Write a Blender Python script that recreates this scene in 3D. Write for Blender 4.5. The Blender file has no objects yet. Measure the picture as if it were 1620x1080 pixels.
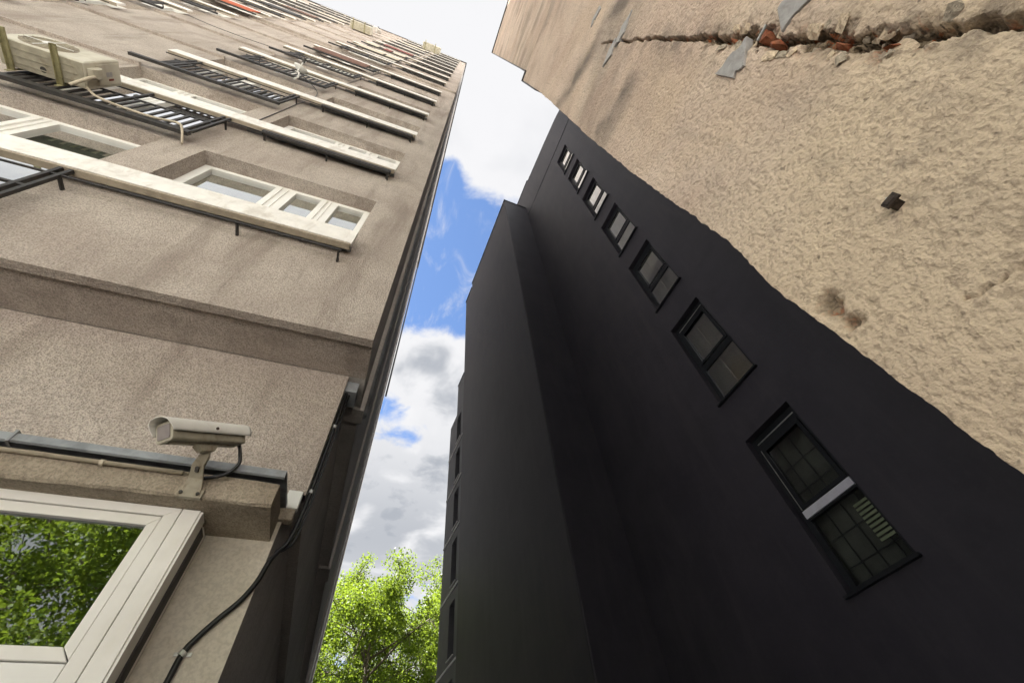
import bpy, bmesh, math, random
import numpy as np
from mathutils import Matrix, Vector
random.seed(7)
RNG = np.random.RandomState(11)
scene = bpy.context.scene
COL = scene.collection

# ------------------------------------------------------------------ camera
CAM = Vector((0.0, 0.0, 1.6))
cam_data = bpy.data.cameras.new('camera')
cam_data.sensor_fit = 'HORIZONTAL'
cam_data.sensor_width = 36.0
cam_data.lens = 672.09 / 1620 * 36.0
cam_data.clip_start = 0.02
cam_data.clip_end = 3000
cam = bpy.data.objects.new('camera', cam_data)
COL.objects.link(cam)
cam.matrix_world = Matrix.Translation(CAM) @ Matrix.Rotation(-0.43367329, 4, 'Z') @ Matrix.Rotation(2.51928818, 4, 'X') @ Matrix.Rotation(-0.12549889, 4, 'Z')
scene.camera = cam

# ------------------------------------------------------------------ sun, sky, exposure
SUN_DIR = Vector((-0.48, 0.18, 0.86)).normalized()
sun_data = bpy.data.lights.new('sun', 'SUN')
sun_data.energy = 5.0
sun_data.angle = math.radians(0.53)
sun_data.color = (1.0, 0.965, 0.91)
sun = bpy.data.objects.new('sun', sun_data)
COL.objects.link(sun)
sun.rotation_euler = SUN_DIR.to_track_quat('Z', 'Y').to_euler()
scene.view_settings.view_transform = 'Standard'
scene.view_settings.look = 'None'
scene.view_settings.gamma = 1.0
scene.view_settings.use_curve_mapping = False
scene.view_settings.exposure = 2.55
scene.cycles.max_bounces = 6
scene.cycles.diffuse_bounces = 4
scene.cycles.glossy_bounces = 4
scene.cycles.transmission_bounces = 4
scene.cycles.transparent_max_bounces = 16
scene.cycles.use_denoising = True
scene.cycles.use_adaptive_sampling = True
scene.cycles.adaptive_threshold = 0.02
scene.cycles.sample_clamp_indirect = 6.0
scene.cycles.caustics_reflective = False
scene.cycles.caustics_refractive = False


class NT:
    """small helper for node trees"""
    def __init__(self, tree):
        self.t = tree
        tree.nodes.clear()

    def n(self, typ, **kw):
        nd = self.t.nodes.new(typ)
        for k, v in kw.items():
            setattr(nd, k, v)
        return nd

    def link(self, a, b):
        self.t.links.new(a, b)

    def put(self, sock, v):
        if isinstance(v, bpy.types.NodeSocket):
            self.t.links.new(v, sock)
        else:
            sock.default_value = v

    def math(self, op, a, b=None, c=None, clamp=False):
        nd = self.n('ShaderNodeMath', operation=op, use_clamp=clamp)
        self.put(nd.inputs[0], a)
        if b is not None:
            self.put(nd.inputs[1], b)
        if c is not None:
            self.put(nd.inputs[2], c)
        return nd.outputs[0]

    def mix(self, fac, a, b, blend='MIX'):
        nd = self.n('ShaderNodeMix', data_type='RGBA', blend_type=blend)
        self.put(nd.inputs[0], fac)
        self.put(nd.inputs[6], a)
        self.put(nd.inputs[7], b)
        return nd.outputs[2]

    def noise(self, vec, scale, detail=4.0, rough=0.55, dist=0.0):
        nd = self.n('ShaderNodeTexNoise')
        self.put(nd.inputs['Vector'], vec)
        nd.inputs['Scale'].default_value = scale
        nd.inputs['Detail'].default_value = detail
        nd.inputs['Roughness'].default_value = rough
        nd.inputs['Distortion'].default_value = dist
        return nd.outputs[0]

    def ramp(self, fac, lo, hi, a=0.0, b=1.0, smooth=True):
        nd = self.n('ShaderNodeMapRange')
        nd.interpolation_type = 'SMOOTHSTEP' if smooth else 'LINEAR'
        self.put(nd.inputs[0], fac)
        nd.inputs[1].default_value = lo
        nd.inputs[2].default_value = hi
        nd.inputs[3].default_value = a
        nd.inputs[4].default_value = b
        return nd.outputs[0]

    def scalevec(self, vec, s, off=(0, 0, 0)):
        nd = self.n('ShaderNodeMapping')
        self.put(nd.inputs[0], vec)
        nd.inputs[1].default_value = off
        nd.inputs[3].default_value = s
        return nd.outputs[0]


world = bpy.data.worlds.new('World')
scene.world = world
world.use_nodes = True
w = NT(world.node_tree)
sky = w.n('ShaderNodeTexSky', sky_type='NISHITA')
sky.sun_disc = False
sky.sun_elevation = math.asin(SUN_DIR.z)
sky.sun_rotation = math.atan2(SUN_DIR.x, SUN_DIR.y)
sky.altitude = 100
sky.air_density = 0.8
sky.dust_density = 0.05
sky.ozone_density = 3.5
tc = w.n('ShaderNodeTexCoord')
sep = w.n('ShaderNodeSeparateXYZ')
w.link(tc.outputs['Generated'], sep.inputs[0])
zz = w.math('MAXIMUM', sep.outputs[2], 0.10)
px = w.math('DIVIDE', sep.outputs[0], zz)
py = w.math('DIVIDE', sep.outputs[1], zz)
comb = w.n('ShaderNodeCombineXYZ')
w.link(px, comb.inputs[0])
w.link(py, comb.inputs[1])
comb.inputs[2].default_value = 3.7
P = comb.outputs[0]


def blob(cx, cy, sx, sy):
    a = w.math('DIVIDE', w.math('SUBTRACT', px, cx), sx)
    b = w.math('DIVIDE', w.math('SUBTRACT', py, cy), sy)
    r2 = w.math('ADD', w.math('MULTIPLY', a, a), w.math('MULTIPLY', b, b))
    return w.math('EXPONENT', w.math('MULTIPLY', r2, -1.0))


f1 = w.noise(P, 2.3, 8.0, 0.56, 0.25)
f2 = w.noise(w.scalevec(P, (1, 1, 1), (5.2, 1.3, 0)), 9.0, 6.0, 0.6, 0.4)
den = w.math('ADD', w.math('MULTIPLY', f1, 0.80), w.math('MULTIPLY', f2, 0.55))
den = w.math('SUBTRACT', den, w.math('MULTIPLY', blob(0.06, 0.475, 0.42, 0.16), 0.70))
den = w.math('SUBTRACT', den, w.math('MULTIPLY', blob(-0.03, 1.0, 0.09, 0.10), 0.34))
den = w.math('SUBTRACT', den, w.math('MULTIPLY', blob(0.08, 1.12, 0.07, 0.05), 0.20))
den = w.math('ADD', den, w.math('MULTIPLY', blob(0.06, 0.04, 0.35, 0.20), 0.35))
den = w.math('SUBTRACT', den, w.math('MULTIPLY', blob(0.015, 0.25, 0.035, 0.06), 0.38))
den = w.math('ADD', den, w.math('MULTIPLY', w.ramp(py, 0.0, -0.5), 0.10))
den = w.math('ADD', den, w.math('MULTIPLY', blob(0.10, 0.83, 0.35, 0.12), 0.20))
den = w.math('ADD', den, w.math('MULTIPLY', blob(0.10, 1.7, 0.8, 0.5), 0.22))
mask = w.ramp(den, 0.43, 0.64)
wisp = w.noise(w.scalevec(P, (1.6, 0.7, 1), (2.7, 0.2, 0)), 6.5, 7.0, 0.62, 0.9)
mask = w.math('MAXIMUM', mask, w.math('MULTIPLY', w.ramp(wisp, 0.50, 0.78), 0.75))
shade = w.noise(w.scalevec(P, (1, 1, 1), (0.4, 2.2, 1.0)), 4.2, 4.0, 0.5, 0.3)
thick = w.ramp(den, 0.60, 0.95)
grey = w.math('MULTIPLY', w.ramp(shade, 0.42, 0.64), thick)
grey = w.math('MULTIPLY', grey, w.math('SUBTRACT', 1.0, w.math('MULTIPLY', blob(0.0, 0.0, 0.4, 0.4), 0.75)))
grey = w.math('MULTIPLY', grey, w.ramp(py, -0.3, 0.9, 0.25, 1.0))
low = w.math('MULTIPLY', blob(0.15, 1.75, 1.2, 0.55), w.ramp(shade, 0.30, 0.52))
grey = w.math('MAXIMUM', grey, w.math('MULTIPLY', low, 0.85))
cloudcol = w.mix(grey, (0.160, 0.160, 0.163, 1), (0.080, 0.085, 0.094, 1))
skyb = w.n('ShaderNodeVectorMath', operation='SCALE')
w.link(sky.outputs[0], skyb.inputs[0])
skyb.inputs['Scale'].default_value = 0.05
final = w.mix(mask, skyb.outputs[0], cloudcol)
bg = w.n('ShaderNodeBackground')
w.link(final, bg.inputs[0])
bg.inputs[1].default_value = 1.0
wo = w.n('ShaderNodeOutputWorld')
w.link(bg.outputs[0], wo.inputs[0])


# ------------------------------------------------------------------ materials
def new_mat(name):
    m = bpy.data.materials.new(name)
    m.use_nodes = True
    t = NT(m.node_tree)
    out = t.n('ShaderNodeOutputMaterial')
    b = t.n('ShaderNodeBsdfPrincipled')
    t.link(b.outputs[0], out.inputs[0])
    return m, t, b, out


def objco(t):
    return t.n('ShaderNodeTexCoord').outputs['Object']


def bump(t, b, h, strength, dist):
    bp = t.n('ShaderNodeBump')
    bp.inputs['Strength'].default_value = strength
    bp.inputs['Distance'].default_value = dist
    t.link(h, bp.inputs['Height'])
    t.link(bp.outputs[0], b.inputs['Normal'])


def plaster(name, c_lo, c_hi, c_stain, grain=85.0, bstr=0.8, bdist=0.012, streak=0.5, speck=0.5, rough=0.93, spec=0.2):
    m, t, b, o = new_mat(name)
    co = objco(t)
    big = t.noise(co, 1.1, 5, 0.6, 0.4)
    col = t.mix(t.ramp(big, 0.32, 0.68), c_lo + (1,), c_hi + (1,))
    st = t.noise(t.scalevec(co, (2.2, 2.2, 0.28)), 1.7, 6, 0.62, 0.3)
    col = t.mix(t.math('MULTIPLY', t.ramp(st, 0.46, 0.72), streak), col, c_stain + (1,))
    mid = t.noise(co, 11.0, 4, 0.6, 0.6)
    col = t.mix(t.math('MULTIPLY', t.ramp(mid, 0.5, 0.72), 0.30), col, c_stain + (1,))
    g = t.noise(co, grain, 2, 0.6, 0.0)
    g2 = t.noise(co, grain * 0.42, 2, 0.6, 0.0)
    h = t.math('ADD', t.math('MULTIPLY', g, 0.80), t.math('MULTIPLY', g2, 0.35))
    pit = t.ramp(h, 0.68, 0.45)
    dirt = tuple(v * 0.42 for v in c_lo) + (1,)
    col = t.mix(t.math('MULTIPLY', pit, speck), col, dirt)
    t.link(col, b.inputs['Base Color'])
    b.inputs['Roughness'].default_value = rough
    b.inputs['Specular IOR Level'].default_value = spec
    bump(t, b, h, bstr, bdist)
    return m


def simple(name, col, rough=0.6, metal=0.0, spec=0.4, var=0.12, scale=14.0, bstr=0.0, dirt=None, dirt_amt=0.4):
    m, t, b, o = new_mat(name)
    co = objco(t)
    n1 = t.noise(co, scale, 5, 0.6, 0.3)
    lo = tuple(v * (1 - var) for v in col) + (1,)
    hi = tuple(min(1, v * (1 + var)) for v in col) + (1,)
    c = t.mix(t.ramp(n1, 0.3, 0.7), lo, hi)
    if dirt:
        n2 = t.noise(t.scalevec(co, (1, 1, 0.5)), scale * 0.6, 6, 0.65, 0.6)
        c = t.mix(t.math('MULTIPLY', t.ramp(n2, 0.48, 0.72), dirt_amt), c, dirt + (1,))
    t.link(c, b.inputs['Base Color'])
    b.inputs['Roughness'].default_value = rough
    b.inputs['Metallic'].default_value = metal
    b.inputs['Specular IOR Level'].default_value = spec
    if bstr:
        bump(t, b, n1, bstr, 0.004)
    return m


def glass(name, tint=(0.75, 0.8, 0.78), boost=1.6, rough=0.01, wave=0.12, wscale=2.2):
    m = bpy.data.materials.new(name)
    m.use_nodes = True
    t = NT(m.node_tree)
    out = t.n('ShaderNodeOutputMaterial')
    tr = t.n('ShaderNodeBsdfTransparent')
    tr.inputs[0].default_value = tint + (1,)
    gl = t.n('ShaderNodeBsdfGlossy')
    gl.inputs['Color'].default_value = (0.95, 0.96, 0.97, 1)
    gl.inputs['Roughness'].default_value = rough
    fr = t.n('ShaderNodeFresnel')
    fr.inputs['IOR'].default_value = 1.52
    co = objco(t)
    bp = t.n('ShaderNodeBump')
    bp.inputs['Strength'].default_value = wave
    bp.inputs['Distance'].default_value = 0.004
    t.link(t.noise(co, wscale, 1, 0.4, 0.0), bp.inputs['Height'])
    t.link(bp.outputs[0], gl.inputs['Normal'])
    fac = t.math('MULTIPLY', fr.outputs[0], boost, clamp=True)
    mx = t.n('ShaderNodeMixShader')
    t.link(fac, mx.inputs[0])
    t.link(tr.outputs[0], mx.inputs[1])
    t.link(gl.outputs[0], mx.inputs[2])
    t.link(mx.outputs[0], out.inputs[0])
    return m


M = {}
M['tower'] = plaster('tower_plaster', (0.50, 0.428, 0.375), (0.64, 0.57, 0.505), (0.32, 0.265, 0.225), 88, 1.0, 0.020, 0.75, 0.60)
M['tower_side'] = plaster('tower_side_plaster', (0.50, 0.465, 0.435), (0.57, 0.535, 0.505), (0.38, 0.35, 0.325), 60, 0.5, 0.008, 0.5, 0.3)
M['pilaster'] = plaster('pilaster_plaster', (0.52, 0.475, 0.395), (0.62, 0.57, 0.48), (0.42, 0.36, 0.28), 60, 0.45, 0.006, 0.45, 0.25)
M['canopy'] = plaster('canopy_concrete', (0.40, 0.34, 0.265), (0.53, 0.46, 0.36), (0.25, 0.20, 0.15), 95, 0.9, 0.012, 0.6, 0.5)
M['board'] = simple('painted_board', (0.82, 0.80, 0.765), 0.65, var=0.07, scale=9, dirt=(0.46, 0.41, 0.345), dirt_amt=0.6, bstr=0.15)
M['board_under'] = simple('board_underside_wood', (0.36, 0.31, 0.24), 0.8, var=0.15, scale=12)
M['black_steel'] = simple('black_painted_steel', (0.036, 0.034, 0.033), 0.55, var=0.25, scale=20, dirt=(0.09, 0.06, 0.04), dirt_amt=0.3)
M['pvc'] = simple('white_window_frame', (0.86, 0.85, 0.82), 0.42, var=0.03, scale=5, dirt=(0.52, 0.47, 0.38), dirt_amt=0.25)
M['alu'] = simple('pale_aluminium_frame', (0.83, 0.81, 0.77), 0.38, var=0.03, scale=4, dirt=(0.50, 0.44, 0.34), dirt_amt=0.22)
M['seam'] = simple('dark_gasket', (0.05, 0.045, 0.04), 0.7)
M['curtain'] = simple('pale_green_curtain', (0.60, 0.64, 0.52), 0.9, var=0.10, scale=3)
M['curtain_white'] = simple('white_curtain', (0.80, 0.80, 0.77), 0.9, var=0.06, scale=3)
M['curtain_dark'] = simple('grey_green_curtain', (0.09, 0.12, 0.10), 0.9, var=0.2, scale=3)
M['glass'] = glass('window_glass', (0.92, 0.94, 0.91), 4.5)
M['glass_shop'] = glass('shop_glass', (0.45, 0.50, 0.48), 5.2, 0.012, 0.06, 5.0)
M['glass_black'] = glass('dark_building_glass', (0.97, 0.98, 0.97), 0.9)
M['flash'] = simple('zinc_flashing', (0.30, 0.315, 0.335), 0.5, metal=0.35, var=0.25, scale=7, dirt=(0.12, 0.10, 0.08), dirt_amt=0.6, bstr=0.3)
M['dark_metal'] = simple('dark_coping_metal', (0.05, 0.048, 0.048), 0.5, var=0.2)
M['cable'] = simple('black_rubber_cable', (0.014, 0.014, 0.015), 0.32, var=0.2, spec=0.5)
M['conduit'] = simple('beige_plastic_conduit', (0.50, 0.44, 0.34), 0.5, var=0.08, dirt=(0.28, 0.22, 0.15), dirt_amt=0.5)
M['cctv_white'] = simple('cream_painted_metal', (0.84, 0.82, 0.77), 0.4, var=0.03, scale=8, dirt=(0.45, 0.40, 0.30), dirt_amt=0.3)
M['cctv_body'] = simple('weathered_cream_casing', (0.40, 0.37, 0.29), 0.5, var=0.12, scale=18, dirt=(0.18, 0.145, 0.09), dirt_amt=0.6)
M['cctv_brk'] = simple('weathered_bracket_paint', (0.36, 0.325, 0.25), 0.5, var=0.12, scale=22, dirt=(0.17, 0.11, 0.06), dirt_amt=0.7)
M['cctv_glass'] = simple('dusty_camera_glass', (0.20, 0.17, 0.16), 0.25, var=0.15, scale=12, spec=0.6)
M['galv'] = simple('galvanised_steel', (0.55, 0.55, 0.53), 0.4, metal=0.7, var=0.15)
M['ac'] = simple('aged_ac_casing', (0.56, 0.53, 0.44), 0.5, var=0.06, scale=6, dirt=(0.30, 0.25, 0.16), dirt_amt=0.5)
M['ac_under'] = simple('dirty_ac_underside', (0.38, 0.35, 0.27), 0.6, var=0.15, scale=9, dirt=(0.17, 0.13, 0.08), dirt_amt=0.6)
M['ac_grille'] = simple('ac_grille_brown', (0.30, 0.255, 0.20), 0.55, var=0.1)
M['ac_bracket'] = simple('mossy_bracket_paint', (0.30, 0.275, 0.15), 0.6, var=0.2, scale=12, dirt=(0.10, 0.08, 0.03), dirt_amt=0.6)
M['red'] = simple('red_brown_panel', (0.20, 0.045, 0.03), 0.7, var=0.25, scale=8)
M['brown_panel'] = simple('brown_wood_panel', (0.15, 0.072, 0.045), 0.7, var=0.3, scale=8)
M['beige_panel'] = simple('beige_panel', (0.52, 0.47, 0.37), 0.7, var=0.1, scale=8)
M['orange'] = simple('orange_panel', (0.42, 0.09, 0.03), 0.7, var=0.15, scale=8)
M['dish'] = simple('white_dish', (0.72, 0.71, 0.68), 0.5, var=0.04)
M['black_plaster'] = plaster('charcoal_plaster', (0.034, 0.031, 0.043), (0.046, 0.042, 0.055), (0.060, 0.055, 0.065), 140, 0.35, 0.004, 0.55, 0.15, 0.55, 0.5)
M['wing'] = simple('charcoal_panels', (0.14, 0.14, 0.16), 0.6, var=0.08, scale=2)
M['black_frame'] = simple('anthracite_window_frame', (0.018, 0.020, 0.024), 0.35, var=0.15)
M['white_strip'] = simple('pale_film_strip', (0.62, 0.62, 0.70), 0.5, var=0.05)
M['joint'] = simple('joint_glint_tone', (0.80, 0.80, 0.82), 0.5, var=0.1)  # bright colour stands in for light reflected by the wing joints
M['blind'] = simple('cream_blind', (0.80, 0.76, 0.63), 0.9, var=0.05, scale=4)
M['blind_grey'] = simple('grey_green_room', (0.42, 0.43, 0.37), 0.9, var=0.3, scale=3)
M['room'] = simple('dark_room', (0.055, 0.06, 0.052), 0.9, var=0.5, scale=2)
M['slat'] = simple('pale_green_slat', (0.22, 0.26, 0.165), 0.7, var=0.1)
M['warm'] = simple('ochre_wallpaper', (0.36, 0.29, 0.12), 0.9, var=0.4, scale=9)
M['ground'] = plaster('pale_paving', (0.50, 0.485, 0.46), (0.58, 0.565, 0.54), (0.40, 0.385, 0.36), 30, 0.4, 0.01, 0.3, 0.3)
M['brick'] = simple('broken_brick', (0.33, 0.105, 0.05), 0.9, var=0.35, scale=40, dirt=(0.24, 0.15, 0.09), dirt_amt=0.6, bstr=0.8)
M['mortar'] = simple('grey_gypsum', (0.36, 0.35, 0.345), 0.85, var=0.14, scale=30, dirt=(0.22, 0.20, 0.18), dirt_amt=0.5, bstr=0.5)
M['rust'] = simple('rusty_iron', (0.045, 0.032, 0.024), 0.7, var=0.4, scale=60, bstr=0.6)
M['bark'] = simple('grey_brown_bark', (0.10, 0.08, 0.06), 0.9, var=0.3, scale=10, bstr=0.8)
M['roof'] = simple('roofing_felt', (0.06, 0.06, 0.06), 0.9)


def leaf_mat(name, a, b_, trans):
    m = bpy.data.materials.new(name)
    m.use_nodes = True
    t = NT(m.node_tree)
    out = t.n('ShaderNodeOutputMaterial')
    geo = t.n('ShaderNodeNewGeometry')
    c = t.mix(geo.outputs['Random Per Island'], a + (1,), b_ + (1,))
    df = t.n('ShaderNodeBsdfPrincipled')
    df.inputs['Roughness'].default_value = 0.5
    df.inputs['Specular IOR Level'].default_value = 0.3
    t.link(c, df.inputs['Base Color'])
    tl = t.n('ShaderNodeBsdfTranslucent')
    c2 = t.mix(0.5, c, trans + (1,))
    t.link(c2, tl.inputs['Color'])
    mx = t.n('ShaderNodeMixShader')
    mx.inputs[0].default_value = 0.5
    t.link(df.outputs[0], mx.inputs[1])
    t.link(tl.outputs[0], mx.inputs[2])
    t.link(mx.outputs[0], out.inputs[0])
    return m


M['leaf'] = leaf_mat('spring_leaf', (0.050, 0.105, 0.012), (0.15, 0.205, 0.018), (0.27, 0.36, 0.03))

# old wall: plaster with attributes for broken core and stains
m, t, b, o = new_mat('old_roughcast')
co = objco(t)
at = t.n('ShaderNodeAttribute', attribute_name='damage')
as_ = t.n('ShaderNodeAttribute', attribute_name='stain')
big = t.noise(co, 0.9, 5, 0.6, 0.5)
col = t.mix(t.ramp(big, 0.34, 0.66), (0.53, 0.405, 0.325, 1), (0.65, 0.53, 0.435, 1))
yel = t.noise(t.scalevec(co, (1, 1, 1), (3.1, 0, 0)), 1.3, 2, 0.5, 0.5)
sx_ = t.n('ShaderNodeSeparateXYZ')
t.link(co, sx_.inputs[0])
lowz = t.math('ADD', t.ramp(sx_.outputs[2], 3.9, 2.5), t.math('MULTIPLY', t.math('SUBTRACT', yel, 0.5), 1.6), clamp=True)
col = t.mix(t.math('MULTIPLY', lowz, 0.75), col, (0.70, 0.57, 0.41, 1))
gry = t.noise(t.scalevec(co, (1, 2.4, 1.0), (0, 7.1, 2.0)), 1.9, 6, 0.65, 0.6)
col = t.mix(t.math('MULTIPLY', t.ramp(gry, 0.54, 0.78), 0.45), col, (0.25, 0.215, 0.185, 1))
g1 = t.noise(co, 74, 3, 0.55, 0.0)
g2 = t.noise(co, 38, 2, 0.5, 0.0)
h = t.math('ADD', t.math('MULTIPLY', g1, 0.6), t.math('MULTIPLY', g2, 0.6))
pit = t.ramp(h, 0.60, 0.48)
col = t.mix(t.math('MULTIPLY', pit, 0.36), col, (0.24, 0.18, 0.135, 1))
sp = t.ramp(t.noise(co, 33, 2, 0.5, 0.2), 0.70, 0.76)
col = t.mix(t.math('MULTIPLY', sp, 0.6), col, (0.13, 0.105, 0.085, 1))
col = t.mix(as_.outputs['Fac'], col, (0.17, 0.145, 0.125, 1))
core = t.mix(t.ramp(t.noise(co, 17, 3, 0.6, 0.5), 0.54, 0.60), (0.29, 0.225, 0.155, 1), (0.36, 0.12, 0.05, 1))
core = t.mix(t.ramp(t.noise(co, 42, 4, 0.6, 0.5), 0.42, 0.60), core, (0.11, 0.085, 0.06, 1))
col = t.mix(at.outputs['Fac'], col, core)
t.link(col, b.inputs['Base Color'])
b.inputs['Roughness'].default_value = 0.95
b.inputs['Specular IOR Level'].default_value = 0.15
bump(t, b, h, 1.0, 0.017)
M['old'] = m


# ------------------------------------------------------------------ mesh helpers
class MB:
    def __init__(self):
        self.v, self.f, self.s = [], [], False

    def quad(self, a, b, c, d):
        i = len(self.v)
        self.v += [a, b, c, d]
        self.f.append((i, i + 1, i + 2, i + 3))
        return self

    def box(self, x0, x1, y0, y1, z0, z1):
        i = len(self.v)
        self.v += [(x0, y0, z0), (x1, y0, z0), (x1, y1, z0), (x0, y1, z0), (x0, y0, z1), (x1, y0, z1), (x1, y1, z1), (x0, y1, z1)]
        self.f += [tuple(i + k for k in q) for q in ((0, 3, 2, 1), (4, 5, 6, 7), (0, 1, 5, 4), (1, 2, 6, 5), (2, 3, 7, 6), (3, 0, 4, 7))]
        return self

    def prism(self, poly, axis, lo, hi):
        """poly: 2D points; extruded along axis ('x','y','z')"""
        def mk(p, h):
            return {'x': (h, p[0], p[1]), 'y': (p[0], h, p[1]), 'z': (p[0], p[1], h)}[axis]
        i = len(self.v)
        n = len(poly)
        self.v += [mk(p, lo) for p in poly] + [mk(p, hi) for p in poly]
        self.f.append(tuple(range(i, i + n)))
        self.f.append(tuple(range(i + 2 * n - 1, i + n - 1, -1)))
        for k in range(n):
            k2 = (k + 1) % n
            self.f.append((i + k, i + n + k, i + n + k2, i + k2))
        return self

    def tube(self, pts, rad, seg=10, cap=True):
        pts = [Vector(p) for p in pts]
        n = len(pts)
        if not hasattr(rad, '__len__'):
            rad = [rad] * n
        i0 = len(self.v)
        prev = None
        for k, p in enumerate(pts):
            d = (pts[min(k + 1, n - 1)] - pts[max(k - 1, 0)]).normalized()
            if prev is None:
                u = d.orthogonal().normalized()
            else:
                u = (prev - d * prev.dot(d))
                u = u.normalized() if u.length > 1e-6 else d.orthogonal().normalized()
            prev = u
            vv = d.cross(u)
            for s in range(seg):
                a = 2 * math.pi * s / seg
                self.v.append(tuple(p + (u * math.cos(a) + vv * math.sin(a)) * rad[k]))
        for k in range(n - 1):
            for s in range(seg):
                s2 = (s + 1) % seg
                self.f.append((i0 + k * seg + s, i0 + k * seg + s2, i0 + (k + 1) * seg + s2, i0 + (k + 1) * seg + s))
        if cap:
            self.f.append(tuple(i0 + s for s in range(seg - 1, -1, -1)))
            self.f.append(tuple(i0 + (n - 1) * seg + s for s in range(seg)))
        return self

    def mesh(self, name, mat, smooth=False):
        me = bpy.data.meshes.new(name)
        me.from_pydata(self.v, [], self.f)
        if mat is not None:
            me.materials.append(mat)
        if smooth:
            me.polygons.foreach_set('use_smooth', [True] * len(me.polygons))
        me.update()
        return me

    def build(self, name, mat, parent=None, smooth=False, bevel=0.0, loc=None):
        o = bpy.data.objects.new(name, self.mesh(name, mat, smooth))
        COL.objects.link(o)
        o.parent = parent
        if loc is not None:
            o.location = loc
        if bevel:
            md = o.modifiers.new('bevel', 'BEVEL')
            md.width = bevel
            md.segments = 2
            md.limit_method = 'ANGLE'
        return o


def place(name, mesh, parent, loc=(0, 0, 0)):
    o = bpy.data.objects.new(name, mesh)
    COL.objects.link(o)
    o.parent = parent
    o.location = loc
    return o


def empty(name, loc=(0, 0, 0), rz=0.0, parent=None):
    o = bpy.data.objects.new(name, None)
    COL.objects.link(o)
    o.location = loc
    o.rotation_euler = (0, 0, rz)
    o.empty_display_size = 0.2
    o.parent = parent
    return o


def tag(o, label, cat, group=None, kind=None):
    if label:
        o['label'] = label
    if cat:
        o['category'] = cat
    if group:
        o['group'] = group
    if kind:
        o['kind'] = kind
    return o


def smooth_path(pts, n=8):
    """Catmull-Rom through points"""
    pts = [Vector(p) for p in pts]
    out = []
    for i in range(len(pts) - 1):
        p0, p1, p2, p3 = pts[max(i - 1, 0)], pts[i], pts[i + 1], pts[min(i + 2, len(pts) - 1)]
        for k in range(n):
            u = k / n
            out.append(0.5 * ((2 * p1) + (p2 - p0) * u + (2 * p0 - 5 * p1 + 4 * p2 - p3) * u * u + (3 * p1 - p0 - 3 * p2 + p3) * u ** 3))
    out.append(pts[-1])
    return out


def wall_holes(mb, u0, u1, z0, z1, holes, fn, depth):
    """wall in (u,z) with rectangular holes; fn(u,z,d) -> xyz, d = depth into the wall"""
    us = sorted({u0, u1} | {h[0] for h in holes} | {h[1] for h in holes})
    zs = sorted({z0, z1} | {h[2] for h in holes} | {h[3] for h in holes})
    us = [u for u in us if u0 <= u <= u1]
    zs = [z for z in zs if z0 <= z <= z1]
    for a, b_ in zip(us, us[1:]):
        for c, d in zip(zs, zs[1:]):
            mu, mz = (a + b_) / 2, (c + d) / 2
            if any(h[0] < mu < h[1] and h[2] < mz < h[3] for h in holes):
                continue
            mb.quad(fn(a, c, 0), fn(b_, c, 0), fn(b_, d, 0), fn(a, d, 0))
    for a, b_, c, d in holes:
        mb.quad(fn(a, c, 0), fn(a, d, 0), fn(a, d, depth), fn(a, c, depth))
        mb.quad(fn(b_, c, 0), fn(b_, c, depth), fn(b_, d, depth), fn(b_, d, 0))
        mb.quad(fn(a, d, 0), fn(b_, d, 0), fn(b_, d, depth), fn(a, d, depth))
        mb.quad(fn(a, c, 0), fn(a, c, depth), fn(b_, c, depth), fn(b_, c, 0))


# ------------------------------------------------------------------ ground
g = MB()
g.quad((-900, -900, 0), (900, -900, 0), (900, 900, 0), (-900, 900, 0))
tag(g.build('ground', M['ground']), 'pale paved ground between the buildings', 'ground', kind='structure')

M['bounce_sheet_dark'] = plaster('bounce_sheet_dark', (0.045, 0.044, 0.043), (0.065, 0.063, 0.061), (0.03, 0.03, 0.03), 40, 0.6, 0.01, 0.3, 0.4)  # dark sheet added out of view, cuts light bounced up to the soffit
g = MB()
g.quad((-60, -3.2, 0.004), (60, -3.2, 0.004), (60, 70, 0.004), (-60, 70, 0.004))
tag(g.build('bounce_cut_sheet', M['bounce_sheet_dark']), 'unseen dark sheet added on the ground to cut bounced light', 'bounce_cut_sheet', kind='structure')

# ================================================================== LEFT TOWER
tower = empty('apartment_tower', (-0.2, 2.0, 0))
tag(tower, 'tall beige roughcast apartment tower with white balcony rails on every floor', 'building')
T0 = Vector((-0.2, 2.0, 0))      # parts are built in world coordinates, then shifted


def tpart(mb, name, mat, **kw):
    o = mb.build(name, mat, tower, **kw)
    o.location = -T0
    return o


XL, XR = -15.2, -0.2
YF, YU = 2.0, 1.92
ST = 2.735
NF = 15
ZB, ZJ, ZT = 4.25, 21.4, 46.0
REC = 0.17
MIRROR = -6.125
bayA, bayB = (-2.62, -0.69), (-4.76, -3.02)


def mir(b):
    return (2 * MIRROR - b[1], 2 * MIRROR - b[0])


bayB2, bayA2 = mir(bayB), mir(bayA)
bayA3 = (-14.75, -12.85)


def lint(k):
    return 7.08 + ST * (k - 1)


def yface(k):
    return YF if k <= 6 else YU


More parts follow.
